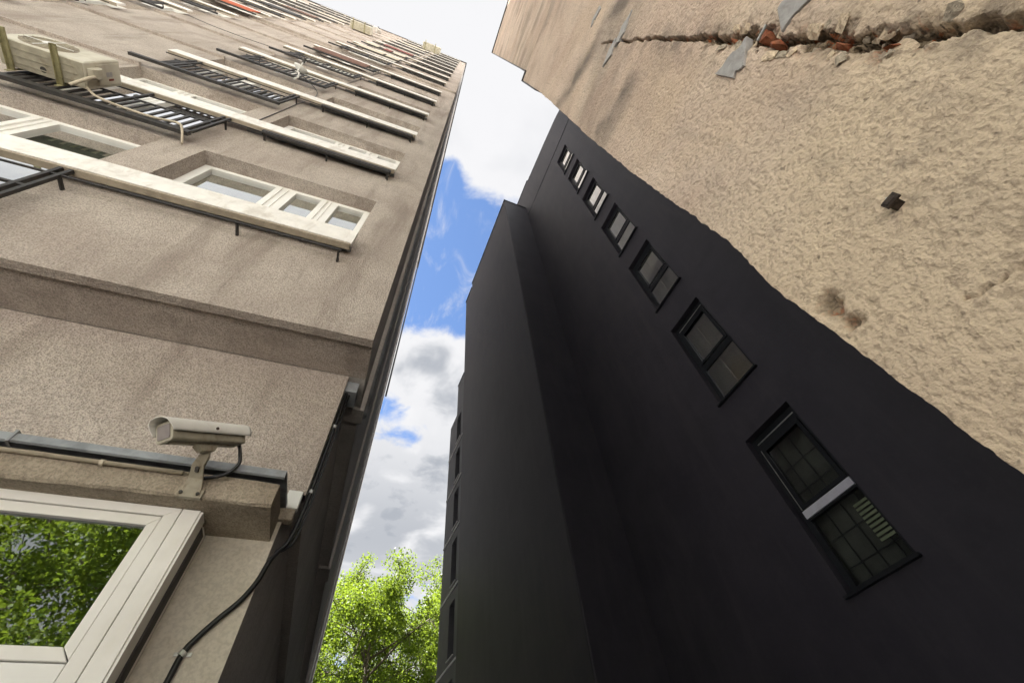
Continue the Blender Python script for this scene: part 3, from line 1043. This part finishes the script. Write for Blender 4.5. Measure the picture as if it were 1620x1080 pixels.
# satellite dishes
def dish(label, loc, r=0.24):
    e = empty('satellite_dish', loc)
    tag(e, label, 'satellite dish')
    mb = MB()
    seg, rings = 24, 5
    nrm = Vector((0.25, -0.8, 0.55)).normalized()
    u = nrm.orthogonal().normalized()
    v = nrm.cross(u)
    for i in range(rings + 1):
        rr_ = r * i / rings
        for s in range(seg):
            a = 2 * math.pi * s / seg
            mb.v.append(tuple((u * math.cos(a) + v * math.sin(a)) * rr_ + nrm * (0.09 * (rr_ / r) ** 2)))
    for i in range(rings):
        for s in range(seg):
            s2 = (s + 1) % seg
            mb.f.append((i * seg + s, i * seg + s2, (i + 1) * seg + s2, (i + 1) * seg + s))
    o = mb.build('reflector', M['dish'], e, smooth=True)
    sd_ = o.modifiers.new('solid', 'SOLIDIFY')
    sd_.thickness = 0.008
    tip = nrm * 0.30 + Vector((0, 0, -.12))
    MB().tube([v * -0.0 - Vector((0, 0, r * .9)), tip], 0.012, 8).build('feed_arm', M['dish'], e)
    MB().tube([tip - nrm * .05, tip + nrm * .04], 0.03, 10).build('feed_head', M['black_steel'], e)
    MB().tube([(0, .02, 0), (0, .10, -.05), (0, .11, -.30)], 0.018, 8).build('mast', M['dish'], e)
    return e


dish('white satellite dish fixed to the fourth floor balcony railing', (-3.35, 1.76, 12.6), 0.15)
dish('small white satellite dish above the red balcony panels near the roof', (-6.2, 1.7, 37.0), 0.3)

# downpipes on the alley side
dp = MB().tube([(-0.185, 2.86, 4.3), (-0.185, 2.86, 45.6)], 0.045, 12).build('downpipe', M['flash'], smooth=True)
tag(dp, 'grey downpipe on the alley side of the tower close to its corner', 'downpipe')
for i in range(14):
    z_ = 5.6 + i * 2.9
    MB().tube([(-0.185, 2.86, z_), (-0.185, 2.86, z_ + .04)], 0.053, 12).build('pipe_clip', M['flash'], dp)
dp2 = MB().tube([(-0.19, 21.6, 24.2), (-0.19, 21.6, 45.8)], 0.06, 10).build('downpipe', M['dark_metal'], smooth=True)
tag(dp2, 'dark thin pipe at the far end of the tower that stops halfway down', 'downpipe')

# ================================================================== BLACK BUILDING (rotated frame)
TH = math.radians(3.0042)
blk = empty('black_building', (0, 0, 0), TH)
tag(blk, 'modern charcoal building with a column of recessed windows and a projecting block', 'building')
BXW = 5.4
wz = [(3.50 + 2.97 * k, 5.68 + 2.97 * k) for k in range(7)]
WA0, WA1 = 2.28, 3.16
DEP = 0.19
GZ = 24.83
mb = MB()
wall_holes(mb, -6.0, 6.45, 0.0, GZ - 0.05, [(WA0, WA1, a, b_) for a, b_ in wz], lambda u, z, d: (BXW + d, u, z), DEP)
# groove
mb.quad((BXW, -6, GZ - .05), (BXW, 6.45, GZ - .05), (BXW + .06, 6.45, GZ - .05), (BXW + .06, -6, GZ - .05))
mb.quad((BXW + .06, -6, GZ - .05), (BXW + .06, 6.45, GZ - .05), (BXW + .06, 6.45, GZ + .05), (BXW + .06, -6, GZ + .05))
mb.quad((BXW, -6, GZ + .05), (BXW, 6.45, GZ + .05), (BXW + .06, 6.45, GZ + .05), (BXW + .06, -6, GZ + .05))
mb.build('main_wall', M['black_plaster'], blk)
# parapet with rounded end
prof = [(-0.6, GZ + .05)]
for a in np.linspace(180, 100, 12):
    prof.append((2.3 + 1.9 * math.cos(math.radians(a)) * 1.1, 25.6 + 2.55 * math.sin(math.radians(a))))
prof += [(3.2, 28.35), (6.6, 28.75), (13.0, 28.75), (13.0, GZ + .05)]
MB().prism(prof, 'x', BXW, BXW + 0.5).build('parapet', M['black_plaster'], blk)
MB().box(BXW - 0.02, BXW + 0.3, 5.55, 13.0, 28.76, 28.82).build('coping', M['dark_metal'], blk)
MB().tube([(BXW + .1, 5.35, 28.6), (BXW + .1, 5.35, 29.05)], 0.03, 8).build('roof_post', M['dark_metal'], blk)
# top cap behind
MB().box(BXW + .62, 16, -6, 13.0, 0.0, GZ).build('body', M['black_plaster'], blk)

# projecting block
VX, VA, VB, VZ = 4.06, 6.45, 13.3, 26.0
MB().prism([(VA, 0), (VB, 0), (VB, 25.45), (12.1, 25.55), (12.1, VZ), (VA, VZ)], 'x', VX, 6.2).build('projecting_block', M['black_plaster'], blk, bevel=0.03)
MB().prism([(VA - .03, VZ + .002), (12.13, VZ + .002), (12.13, VZ + .05), (VA - .03, VZ + .05)], 'x', VX - .03, 6.2).build('coping', M['dark_metal'], blk)
MB().box(VX - .03, 6.2, 12.14, VB + .03, 25.56, 25.62).build('coping', M['dark_metal'], blk)
# far wing with a window per floor and joints coloured bright for reflected light
fw = [(6.38 + 2.04 * k, 7.86 + 2.04 * k) for k in range(-2, 5)]
mb = MB()
wall_holes(mb, VB + .003, 15.3, 0, 16.4, [(13.62, 14.2, a, b_) for a, b_ in fw], lambda u, z, d: (VX + .015 + d, u, z), 0.2)
mb.quad((VX + .015, VB + .003, 16.4), (VX + .015, 14.3, 16.4), (VX + .015, 14.3, 18.5), (VX + .015, VB + .003, 18.5))
mb.quad((VX + .015, 14.3, 16.4), (6, 14.3, 16.4), (6, 14.3, 18.5), (VX + .015, 14.3, 18.5))
mb.quad((VX + .015, 15.3, 0), (6, 15.3, 0), (6, 15.3, 16.4), (VX + .015, 15.3, 16.4))
wing = mb.build('far_wing', M['wing'], blk)
for a, b_ in fw:
    MB().quad((VX + .2, 13.62, a), (VX + .2, 14.2, a), (VX + .2, 14.2, b_), (VX + .2, 13.62, b_)).build('pane', M['black_frame'], wing)
    MB().box(VX - .012, VX + .014, VB + .01, 15.3, a - .22, a - .165).build('joint', M['joint'], wing)
    MB().box(VX - .02, VX + .014, 13.60, 14.22, a - .03, a - .005).build('sill', M['joint'], wing)
MB().box(VX - .01, VX + .014, VB + .01, 14.3, 18.46, 18.52).build('coping', M['dark_metal'], wing)

# windows of the black wall
W_ = WA1 - WA0
H_ = wz[0][1] - wz[0][0]


def bwin_meshes():
    mb = MB()
    x0, x1 = DEP - .07, DEP - .005
    mb.box(x0, x1, 0.002, .075, .002, H_ - .002)
    mb.box(x0, x1, W_ - .075, W_ - .002, .002, H_ - .002)
    mb.box(x0, x1, .075, W_ - .075, H_ - .20, H_ - .002)
    mb.box(x0, x1, .075, W_ - .075, .002, .075)
    mb.box(x0 - .001, x1, .075, W_ - .075, .86, .99)
    # inner sash of the upper light
    mb.box(x0 - .02, x0, .085, .135, 1.0, H_ - .21)
    mb.box(x0 - .02, x0, W_ - .135, W_ - .085, 1.0, H_ - .21)
    mb.box(x0 - .02, x0, .135, W_ - .135, 1.0, 1.05)
    mb.box(x0 - .02, x0, .135, W_ - .135, H_ - .26, H_ - .21)
    fr = mb.mesh('frame', M['black_frame'])
    up_ = MB().quad((x0 + .02, .08, 1.0), (x0 + .02, W_ - .08, 1.0), (x0 + .02, W_ - .08, H_ - .2), (x0 + .02, .08, H_ - .2)).mesh('pane', M['glass_black'])
    lo_ = MB().quad((x0 + .02, .08, .08), (x0 + .02, W_ - .08, .08), (x0 + .02, W_ - .08, .86), (x0 + .02, .08, .86)).mesh('pane', M['glass_black'])
    sill = MB().box(-.055, DEP - .071, -.03, W_ + .03, -.03, .0015).mesh('sill', M['black_frame'])
    line = MB().box(DEP - .082, DEP - .072, .08, W_ - .08, H_ - .115, H_ - .10).mesh('head_trim', M['galv'])
    back = MB().quad((DEP + .16, -.1, -.1), (DEP + .16, W_ + .1, -.1), (DEP + .16, W_ + .1, H_ + .1), (DEP + .16, -.1, H_ + .1))
    return fr, up_, lo_, sill, line, back


bfr, bup, blo, bsill, bline, bback = bwin_meshes()
bk_blind = MB().quad((DEP - .035, .06, .06), (DEP - .035, W_ - .06, .06), (DEP - .035, W_ - .06, H_ - .1), (DEP - .035, .06, H_ - .1)).mesh('blind', M['blind'])
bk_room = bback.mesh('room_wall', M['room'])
bk_grey = bback.mesh('room_wall', M['blind_grey'])
half_blind = MB().quad((DEP - .04, .08, 1.45), (DEP - .04, W_ - .08, 1.25), (DEP - .04, W_ - .08, H_ - .2), (DEP - .04, .08, H_ - .2)).mesh('blind', M['blind'])
trim_v = MB().box(DEP - .098, DEP - .091, W_ - .082, W_ - .072, 1.0, H_ - .22).mesh('side_trim', M['galv'])
strip = MB().box(DEP - .095, DEP - .0715, .06, W_ - .06, .885, .985).mesh('film_strip', M['white_strip'])
slat_m = MB().box(DEP + .06, DEP + .066, 0, .26, 0, .030).mesh('slat', M['slat'])
grille = MB()
for yy in (.22, .44, .66):
    grille.box(DEP + .08, DEP + .09, yy - .006, yy + .006, .05, H_ - .2)
for zz2 in (.30, .62, 1.28, 1.62):
    grille.box(DEP + .0905, DEP + .10, .05, W_ - .05, zz2 - .006, zz2 + .006)
grille_m = grille.mesh('grille', M['black_frame'])
warm_m = MB().prism([(.12, .10), (.5, .12), (.56, .5), (.35, .78), (.15, .6)], 'x', DEP + .10, DEP + .12).mesh('wallpaper', M['warm'])
for k, (a, b_) in enumerate(wz):
    wd = place('window', None, blk, (BXW, WA0, a))
    wd.empty_display_size = 0.2
    place('frame', bfr, wd)
    place('pane', bup, wd)
    place('pane', blo, wd)
    place('sill', bsill, wd)
    if k in (0, 1):
        place('head_trim', bline, wd)
    if k == 0:
        place('room_wall', bk_room, wd)
        place('film_strip', strip, wd)
        place('side_trim', trim_v, wd)
        place('grille', grille_m, wd)
        for i in range(9):
            place('slat', slat_m, wd, (0, .06, .34 + i * .052))
    elif k == 1:
        place('room_wall', bk_grey, wd)
        place('wallpaper', warm_m, wd)
    elif k == 2:
        place('blind', half_blind, wd)
        place('room_wall', bk_grey, wd)
    else:
        place('blind', bk_blind, wd)

# ================================================================== OLD BROWN WALL
old = empty('old_tenement', (0, 0, 0), TH)
tag(old, 'old tenement with bare cracked roughcast gable wall and no windows', 'building')
BX = 1.1
S = BX / 2.0


def vnoise(a, b, seed):
    """smooth value noise on arrays"""
    r = np.random.RandomState(seed)
    tab = r.rand(256, 256)
    ia, ib = np.floor(a).astype(int), np.floor(b).astype(int)
    fa, fb = a - ia, b - ib
    fa, fb = fa * fa * (3 - 2 * fa), fb * fb * (3 - 2 * fb)
    g_ = lambda i, j: tab[i % 256, j % 256]
    return (g_(ia, ib) * (1 - fa) * (1 - fb) + g_(ia + 1, ib) * fa * (1 - fb) + g_(ia, ib + 1) * (1 - fa) * fb + g_(ia + 1, ib + 1) * fa * fb)


def fbm(a, b, seed, oct_=4):
    s, amp, tot = 0, 1.0, 0
    for o_ in range(oct_):
        s = s + amp * vnoise(a * 2 ** o_, b * 2 ** o_, seed + o_)
        tot += amp
        amp *= .5
    return s / tot


def edge(z):
    e = np.interp(z, [0, 2.0, 2.7, 3.1, 3.7, 4.4, 5.4, 6.6, 7.7, 9.0, 11.0], np.array([.42, .42, .47, .42, .46, .49, .49, .47, .45, .44, .50]) * S)
    e = e + (fbm(z * 5.0, z * 0 + .5, 31, 4) - .5) * .016 + (fbm(z * 22.0, z * 0 + .5, 35, 3) - .5) * .012
    hi = np.interp(z, [11.15, 28.6], [.17 * S, .37 * S])
    return np.where(z > 11.15, hi, e)


z_l = list(np.arange(0, 1.9, .06)) + list(np.arange(1.9, 4.6, .0075))
st = .0075
while z_l[-1] < 28.6:
    st *= 1.025
    z_l.append(z_l[-1] + min(st, .25))
Z = np.array([z for z in z_l if z < 28.6 and abs(z - 11.15) > .03] + [11.10, 11.15, 11.152, 28.6])
Z.sort()
s_l = list(np.arange(0, .50, .008)) + list(np.arange(.50, .86, .0045))
st = .0045
while s_l[-1] < 4.6:
    st *= 1.09
    s_l.append(s_l[-1] + st)
SS = np.array(s_l)
A = edge(Z)[:, None] - SS[None, :]
A[:, -1] = -4.4
ZZ = np.repeat(Z[:, None], len(SS), 1)
near = np.clip((9.0 - ZZ) / 5.0, 0, 1)
disp = (fbm(A * 40, ZZ * 40, 3, 2) - .5) * .0030 * near + (fbm(A * 7, ZZ * 7, 9, 3) - .5) * .010 + (fbm(A * 1.3, ZZ * .9, 15, 3) - .5) * .05
# crack
cz = np.array([2.2, 2.55, 2.67, 2.78, 2.87, 3.0, 3.30, 3.55, 3.75, 3.97, 4.5, 5.2, 6.1, 6.5])
ca = np.array([-.50, -.475, -.47, -.465, -.448, -.445, -.445, -.447, -.455, -.435, -.455, -.44, -.415, -.40])
cw = np.array([.008, .008, .009, .010, .014, .024, .020, .024, .034, .016, .007, .006, .005, .0])
cen = np.interp(ZZ, cz, ca) + (fbm(ZZ * 9, ZZ * 0 + .3, 51, 4) - .5) * .05
wid = np.interp(ZZ, cz, cw, left=0.008, right=0.0) * (0.55 + .9 * fbm(ZZ * 14, A * 9, 57, 3))
dist = np.abs(A - cen + (fbm(A * 45, ZZ * 45, 61, 3) - .5) * np.minimum(.06, wid * 1.6))
inside = np.clip(1.0 - (dist - wid) / (.005 + .12 * wid), 0, 1)
inside = np.where(wid > .002, inside, 0)
rub = fbm(A * 30, ZZ * 19, 71, 3)
slit = np.clip(1 - np.abs(A - cen + .008) / np.maximum(wid * .22, .004), 0, 1)
depth = np.where(wid > .012, .022 + .055 * (rub < .52) * np.clip((.56 - rub) * 14, 0, 1) + .06 * slit, .05)
disp = disp - inside * depth
lift = np.exp(-((A - cen + .05) / .035) ** 2) * np.clip((3.0 - ZZ) / .2, 0, 1) * np.clip((ZZ - 2.2) / .3, 0, 1)
disp = disp + .018 * lift * np.where(A < cen, 1, 0)
# rim of crumbled plaster beside the wide part
rim = np.clip(1 - (dist - wid) / .055, 0, 1) * np.clip((wid - .008) / .008, 0, 1)
flk = fbm(A * 26 + 3, ZZ * 17, 77, 2)
disp = disp - rim * np.where(flk > .5, .016, .003) - rim * (fbm(A * 50, ZZ * 50, 78, 3)) * .008
damage = np.clip(np.maximum(inside, rim * (flk > .5) * .45), 0, 1)
# second thin crack and the broken edge
c3 = np.interp(ZZ, [2.25, 2.285, 2.32], [-.10, -.05, .03])
d3 = np.abs(ZZ - np.interp(A, [-.16, -.11 * S * 1.8, .05 * S, .09], [2.265, 2.28, 2.315, 2.33]) - (fbm(A * 60, A * 0 + .2, 81, 3) - .5) * .02)
k3 = np.clip(1 - d3 / .004, 0, 1) * ((A < .04) & (A > -.3))
disp = disp - k3 * .02
damage = np.maximum(damage, k3 * .6)
eh = np.exp(-(((A - .20) / .035) ** 2 + ((ZZ - 2.555) / .045) ** 2)) + .7 * np.exp(-(((A - .205) / .028) ** 2 + ((ZZ - 2.47) / .03) ** 2))
eh = np.clip((eh + (fbm(A * 50, ZZ * 50, 91, 3) - .5) * .9) * 2 - .6, 0, 1) * (eh > .12)
disp = disp - eh * .03
damage = np.maximum(damage, eh * .8)
# stains: diagonal wet streak, grey smears near the gauges and the crack
fb = fbm(A * 4, ZZ * 1.5, 101, 4)
line = ZZ - (7.05 - (0.115 - A) * 1.05)
stain = np.exp(-(line / .22) ** 2) * np.clip((fb - .22) * 2.4, 0, 1) * .95
stain = stain + .5 * np.exp(-((ZZ - 5.15 - A * .4) / .16) ** 2) * np.clip((fbm(A * 6, ZZ * 2, 105, 4) - .42) * 5, 0, 1) * (A > -.25)
stain = stain + .55 * np.exp(-((A - cen) / .09) ** 2) * np.clip((fbm(A * 12, ZZ * 12, 109, 4) - .42) * 4, 0, 1) * (wid > .004)
stain = stain + .6 * np.exp(-(((A + .14) / .12) ** 2 + ((ZZ - 2.72) / .25) ** 2)) * np.clip((fbm(A * 18, ZZ * 18, 113, 4) - .5) * 3, 0, 1)
stain = stain + .42 * np.clip((fbm(A * 1.2, ZZ * 2.2, 117, 5) - .53) * 5, 0, 1) * np.clip((ZZ - 2.9) / 1.5, 0, 1)
stain = np.clip(stain, 0, .9)
nz, ns = A.shape
V = np.stack([BX - disp, A, ZZ], -1).reshape(-1, 3)
ii = np.arange(nz * ns).reshape(nz, ns)
Fq = np.stack([ii[:-1, :-1], ii[:-1, 1:], ii[1:, 1:], ii[1:, :-1]], -1).reshape(-1, 4)
me = bpy.data.meshes.new('gable_wall')
me.vertices.add(len(V))
me.vertices.foreach_set('co', V.astype(np.float32).ravel())
me.loops.add(Fq.size)
me.loops.foreach_set('vertex_index', Fq.astype(np.int32).ravel())
me.polygons.add(len(Fq))
me.polygons.foreach_set('loop_start', np.arange(0, Fq.size, 4, dtype=np.int32))
me.polygons.foreach_set('loop_total', np.full(len(Fq), 4, dtype=np.int32))
me.update(calc_edges=True)
me.validate()
me.polygons.foreach_set('use_smooth', [True] * len(me.polygons))
for nm, arr in (('damage', damage), ('stain', stain)):
    a_ = me.attributes.new(nm, 'FLOAT', 'POINT')
    a_.data.foreach_set('value', arr.astype(np.float32).ravel())
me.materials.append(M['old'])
gw = bpy.data.objects.new('gable_wall', me)
COL.objects.link(gw)
gw.parent = old
# body behind the gable skin
mb = MB()
zz_s = [0, 2.7, 5, 8, 11.0]
mb.box(BX + .12, BX + 9, -4.4, .14, 0, 28.4)
mb.quad((BX - .02, -4.4, 0), (BX + .12, -4.4, 0), (BX + .12, -4.4, 28.6), (BX - .02, -4.4, 28.6))
mb.build('body', M['tower_side'], old)
# skin return at the broken vertical edge
mb = MB()
e_ = edge(Z)
x_ = BX - disp[:, 0]
for i, z in enumerate(Z):
    mb.v += [(x_[i] + .0005, e_[i], z), (BX + .13, e_[i] - .004, z)]
for i in range(len(Z) - 1):
    mb.f.append((2 * i, 2 * i + 1, 2 * i + 3, 2 * i + 2))
mb.build('edge_return', M['canopy'], old)
MB().box(BX - .05, BX + 9, -4.42, .37 * S + .015, 28.6, 28.68).build('roof_edge', M['dark_metal'], old)
mb = MB()
mb.prism([(.17 * S + .001, 11.16), (.17 * S + .022, 11.16), (.37 * S + .022, 28.6), (.37 * S + .001, 28.6)], 'x', BX - .04, BX + .2)
mb.box(BX - .04, BX + .2, .10, .285, 11.13, 11.158)
mb.prism([(.245, 9.2), (.262, 9.2), (.29, 11.12), (.262, 11.12)], 'x', BX - .02, BX + .15)
mb.build('edge_trim', M['dark_metal'], old)


# bricks in the crack
def chunk(seed, size):
    """convex lump: hull of random points"""
    r = np.random.RandomState(seed)
    bm = bmesh.new()
    for _ in range(16):
        p = r.normal(size=3)
        p = p / np.abs(p).max() * r.uniform(.8, 1.0) * np.array(size)
        bm.verts.new(tuple(p))
    res = bmesh.ops.convex_hull(bm, input=bm.verts)
    bmesh.ops.delete(bm, geom=[g_ for g_ in res['geom_interior'] if isinstance(g_, bmesh.types.BMVert)], context='VERTS')
    mb = MB()
    bm.verts.index_update()
    mb.v = [tuple(v.co) for v in bm.verts]
    mb.f = [tuple(v.index for v in f.verts) for f in bm.faces]
    bm.free()
    return mb


def wall_x(a, z):
    i = int(np.argmin(np.abs(Z - z)))
    j = int(np.argmin(np.abs(A[i] - a)))
    return float(V[i * ns + j][0])


def cen_at(z):
    i = int(np.argmin(np.abs(Z - z)))
    return float(cen[i, 0])


for i, (z, da, sz_, dep) in enumerate([(3.70, -.008, (.05, .026, .055), .044), (3.58, .006, (.05, .018, .04), .042), (3.92, .012, (.05, .010, .028), .036), (3.22, .010, (.05, .010, .022), .045), (3.0, .006, (.05, .008, .02), .04)]):
    o = chunk(40 + i, sz_).build('brick', M['brick'], gw)
    o.location = (BX + dep + .008, cen_at(z) + da, z)
    o.rotation_euler = (random.uniform(-.3, .3), random.uniform(-.25, .25), random.uniform(-.3, .3))
# crumbled mortar lumps
for i in range(12):
    z = random.uniform(2.9, 3.98)
    s_ = random.uniform(.006, .017)
    o = chunk(90 + i, (s_, s_, s_ * random.uniform(.8, 1.8))).build('mortar_lump', M['canopy'], gw)
    a = cen_at(z) + random.uniform(-.045, .045)
    o.location = (wall_x(a, z) + .004, a, z)
    o.rotation_euler = (random.uniform(-2, 2), random.uniform(-.5, .5), random.uniform(-.5, .5))


# loosened flakes of plaster along both lips
for i in range(22):
    z = 2.86 + 1.15 * ((i * .618) % 1.0)
    sgn = 1 if i % 2 else -1
    a = cen_at(z) + sgn * random.uniform(.018, .05)
    o = chunk(140 + i, (random.uniform(.004, .008), random.uniform(.012, .03), random.uniform(.02, .05))).build('plaster_flake', M['old'] if i % 3 else M['canopy'], gw)
    o.location = (wall_x(a, z) + .001, a, z)
    o.rotation_euler = (random.uniform(-.5, .5), random.uniform(-.2, .2), sgn * random.uniform(.1, .5))


# crack gauges: gypsum strips bridging the crack, snapped in two
def strip_piece(a0, z0, a1, z1, wdt, seed, thick=.012):
    r = np.random.RandomState(seed)
    d = np.array([a1 - a0, z1 - z0])
    Ln = np.hypot(*d)
    d /= Ln
    nrm = np.array([-d[1], d[0]])
    top_, bot_ = [], []
    n_ = 13
    w1 = np.interp(np.linspace(0, 1, n_), np.linspace(0, 1, 5), r.uniform(.72, 1.1, 5)) + r.normal(0, .035, n_)
    w2 = np.interp(np.linspace(0, 1, n_), np.linspace(0, 1, 5), r.uniform(.72, 1.1, 5)) + r.normal(0, .035, n_)
    sk = r.uniform(-.35, .35, 2)
    for i in range(n_):
        u = i / (n_ - 1)
        c_ = np.array([a0, z0]) + d * Ln * u
        sh = d * wdt * (sk[0] * (1 - u) + sk[1] * u)
        top_.append(c_ + nrm * wdt / 2 * w1[i] + sh)
        bot_.append(c_ - nrm * wdt / 2 * w2[i] - sh)
    poly = [tuple(p) for p in top_] + [tuple(p) for p in bot_[::-1]]
    return poly


def gauge(label, a0, z0, a1, z1, wdt, seed, gap=.02):
    f_ = min(.75, max(.25, (cen_at((z0 + z1) / 2) - a0) / (a1 - a0)))
    g0, g1 = f_ - gap / abs(a1 - a0), f_ + gap / abs(a1 - a0)
    lerp = lambda u: (a0 + (a1 - a0) * u, z0 + (z1 - z0) * u)
    e = empty('crack_gauge', (BX, cen_at((z0 + z1) / 2), (z0 + z1) / 2))
    root = Matrix.Rotation(TH, 4, 'Z') @ Matrix.Translation((BX, cen_at((z0 + z1) / 2), (z0 + z1) / 2))
    e.matrix_world = root
    tag(e, label, 'crack gauge')
    for q0, q1, sd_ in ((0, g0, seed), (g1, 1, seed + 1)):
        p0, p1 = lerp(q0), lerp(q1)
        xs_ = min(wall_x(*p0), wall_x(*p1), wall_x((p0[0] + p1[0]) / 2, (p0[1] + p1[1]) / 2))
        o = MB().prism(strip_piece(*p0, *p1, wdt, sd_), 'x', xs_ - .010, xs_ + .03).build('gypsum_strip', M['mortar'], e, bevel=0.003)
        o.location = (-BX, -cen_at((z0 + z1) / 2), -(z0 + z1) / 2)
    pm = lerp(f_)
    o = MB().tube([(BX - .012, pm[0] - .035, pm[1] - .004), (BX - .004, pm[0] + .02, pm[1] + .004)], .006, 8).build('pin', M['galv'], e)
    o.location = (-BX, -cen_at((z0 + z1) / 2), -(z0 + z1) / 2)
    return e


gauge('snapped grey gypsum gauge across the wide brick-filled stretch of the crack', -.63, 3.55, -.30, 3.80, .15, 5, .06)
gauge('snapped grey gypsum gauge across the thin upper end of the crack', -.56, 5.70, -.30, 5.90, .15, 15, .03)
gauge('small grey gypsum gauge high up beside the dark diagonal streak', -.72, 6.94, -.58, 7.05, .10, 25, .008)

# iron stub in the wall
ib = empty('iron_stub', (0, 0, 0))
ia, iz = -.077, 2.606
ix = wall_x(ia, iz)
ib.matrix_world = Matrix.Rotation(TH, 4, 'Z') @ Matrix.Translation((ix, ia, iz))
ib.scale = (.8, .8, .8)
tag(ib, 'rusty iron stub poking out of the old roughcast wall', 'iron stub')
MB().box(-.05, .03, -.016, .016, -.011, .011).build('bar', M['rust'], ib, bevel=0.003)
MB().box(-.046, -.034, -.026, .022, -.015, .014).build('head', M['rust'], ib, bevel=0.003)
MB().tube([(-.048, -.004, .012), (-.03, .004, .013), (.0, .0, .012)], .0035, 6).build('wire', M['galv'], ib)


# ================================================================== TREES
def leaves_mesh(name, centers, radii, count, size, seed):
    r = np.random.RandomState(seed)
    wts = np.array(radii) ** 2
    wts /= wts.sum()
    idx = r.choice(len(centers), count, p=wts)
    C = np.array(centers)[idx]
    Rr = np.array(radii)[idx]
    d = r.normal(size=(count, 3))
    d /= np.linalg.norm(d, axis=1)[:, None]
    p = C + d * (Rr * r.rand(count) ** .55)[:, None] * np.array([1, 1, .75])
    nrm = r.normal(size=(count, 3)) * .75 + np.array([0, 0, .75])
    nrm /= np.linalg.norm(nrm, axis=1)[:, None]
    u = np.cross(nrm, r.normal(size=(count, 3)))
    u /= np.linalg.norm(u, axis=1)[:, None]
    v = np.cross(nrm, u)
    sz = size * r.uniform(.6, 1.25, count)[:, None]
    a = p - u * sz * .62
    b_ = p + v * sz * .36 + nrm * sz * .06
    c = p + u * sz * .62 - nrm * sz * .10
    e = p - v * sz * .36 + nrm * sz * .06
    Vv = np.stack([a, b_, c, e], 1).reshape(-1, 3)
    me_ = bpy.data.meshes.new(name)
    n_ = count
    me_.vertices.add(n_ * 4)
    me_.vertices.foreach_set('co', Vv.astype(np.float32).ravel())
    me_.loops.add(n_ * 4)
    me_.loops.foreach_set('vertex_index', np.arange(n_ * 4, dtype=np.int32))
    me_.polygons.add(n_)
    me_.polygons.foreach_set('loop_start', np.arange(0, n_ * 4, 4, dtype=np.int32))
    me_.polygons.foreach_set('loop_total', np.full(n_, 4, dtype=np.int32))
    me_.update(calc_edges=True)
    me_.materials.append(M['leaf'])
    return me_


def tree(label, loc, H, spread, nleaf, lsize, seed, group):
    r = random.Random(seed)
    e = empty('leafy_tree', loc, r.uniform(0, 6))
    tag(e, label, 'tree', group)
    mb = MB()
    trunk_top = H * .30
    mb.tube([(0, 0, -.1), (.05, .02, trunk_top * .5), (.02, -.06, trunk_top), (.1, .05, H * .6), (.05, 0, H * .86)], [H * .022, H * .018, H * .015, H * .008, H * .003], 9)
    cen_, rad_ = [], []
    nb = 26
    for i in range(nb):
        z0 = trunk_top * .8 + (H * .80 - trunk_top * .8) * (i / nb) ** .9
        an = i * 2.4 + r.uniform(-.4, .4)
        env = math.sin(math.pi * min(1, .22 + .72 * (z0 - trunk_top * .6) / (H - trunk_top * .6)))
        ln = spread * (.35 + .75 * env) * r.uniform(.75, 1.1)
        rise = H * r.uniform(.08, .2)
        d = Vector((math.cos(an), math.sin(an), 0))
        p0 = Vector((.05, 0, z0))
        pts_ = [p0, p0 + d * ln * .4 + Vector((0, 0, rise * .55)), p0 + d * ln * .75 + Vector((r.uniform(-.3, .3), r.uniform(-.3, .3), rise * .9)), p0 + d * ln + Vector((0, 0, rise * r.uniform(.8, 1.2)))]
        mb.tube(pts_, [H * .0042, H * .0028, H * .0016, H * .0007], 6)
        for u in (.45, .7, .88, 1.0):
            k_ = u * 3
            j = min(int(k_), 2)
            q_ = pts_[j].lerp(pts_[j + 1], k_ - j)
            for _ in range(3):
                o_ = Vector((r.gauss(0, 1), r.gauss(0, 1), r.gauss(0.2, .8))) * spread * .17
                cc_ = q_ + o_
                cen_.append(tuple(cc_))
                rad_.append(spread * r.uniform(.09, .20))
                mb.tube([q_, q_ + o_ * .5 + Vector((0, 0, .05)), cc_], [H * .0018, H * .0013, H * .0006], 4, cap=False)
    for i in range(14):
        an = r.uniform(0, 6.28)
        q_ = Vector((.05, 0, H * r.uniform(.74, .86)))
        c_ = q_ + Vector((math.cos(an) * spread * .25, math.sin(an) * spread * .25, H * r.uniform(.04, .16)))
        cen_.append(tuple(c_))
        rad_.append(spread * r.uniform(.06, .14))
        mb.tube([q_, q_.lerp(c_, .6), c_], [H * .002, H * .0014, H * .0005], 4, cap=False)
    mb.build('trunk', M['bark'], e, smooth=True)
    place('crown', leaves_mesh('crown', cen_, rad_, nleaf, lsize, seed), e)
    return e


GA = 'trees at the end of the alley'
tree('bright green spring tree filling the alley end between tower and black building', (2.2, 28.5, 0), 15.2, 5.0, 105000, .12, 5, GA)
tree('slender green tree behind the alley end tree beside the tower wall', (-2.0, 33.0, 0), 17.2, 4.6, 50000, .13, 9, GA)
tree('leafy green tree further back, right of the alley end tree', (6.5, 34.0, 0), 17.0, 5.0, 50000, .13, 13, GA)
GB = 'trees in the open space facing the tower'
tree('broad green tree whose crown is mirrored in the shop window glass', (-6.5, -13.0, 0), 12.5, 5.2, 42000, .15, 21, GB)
tree('tall green tree standing next to the one mirrored in the shop glass', (-13.5, -15.5, 0), 14.0, 5.2, 36000, .16, 23, GB)
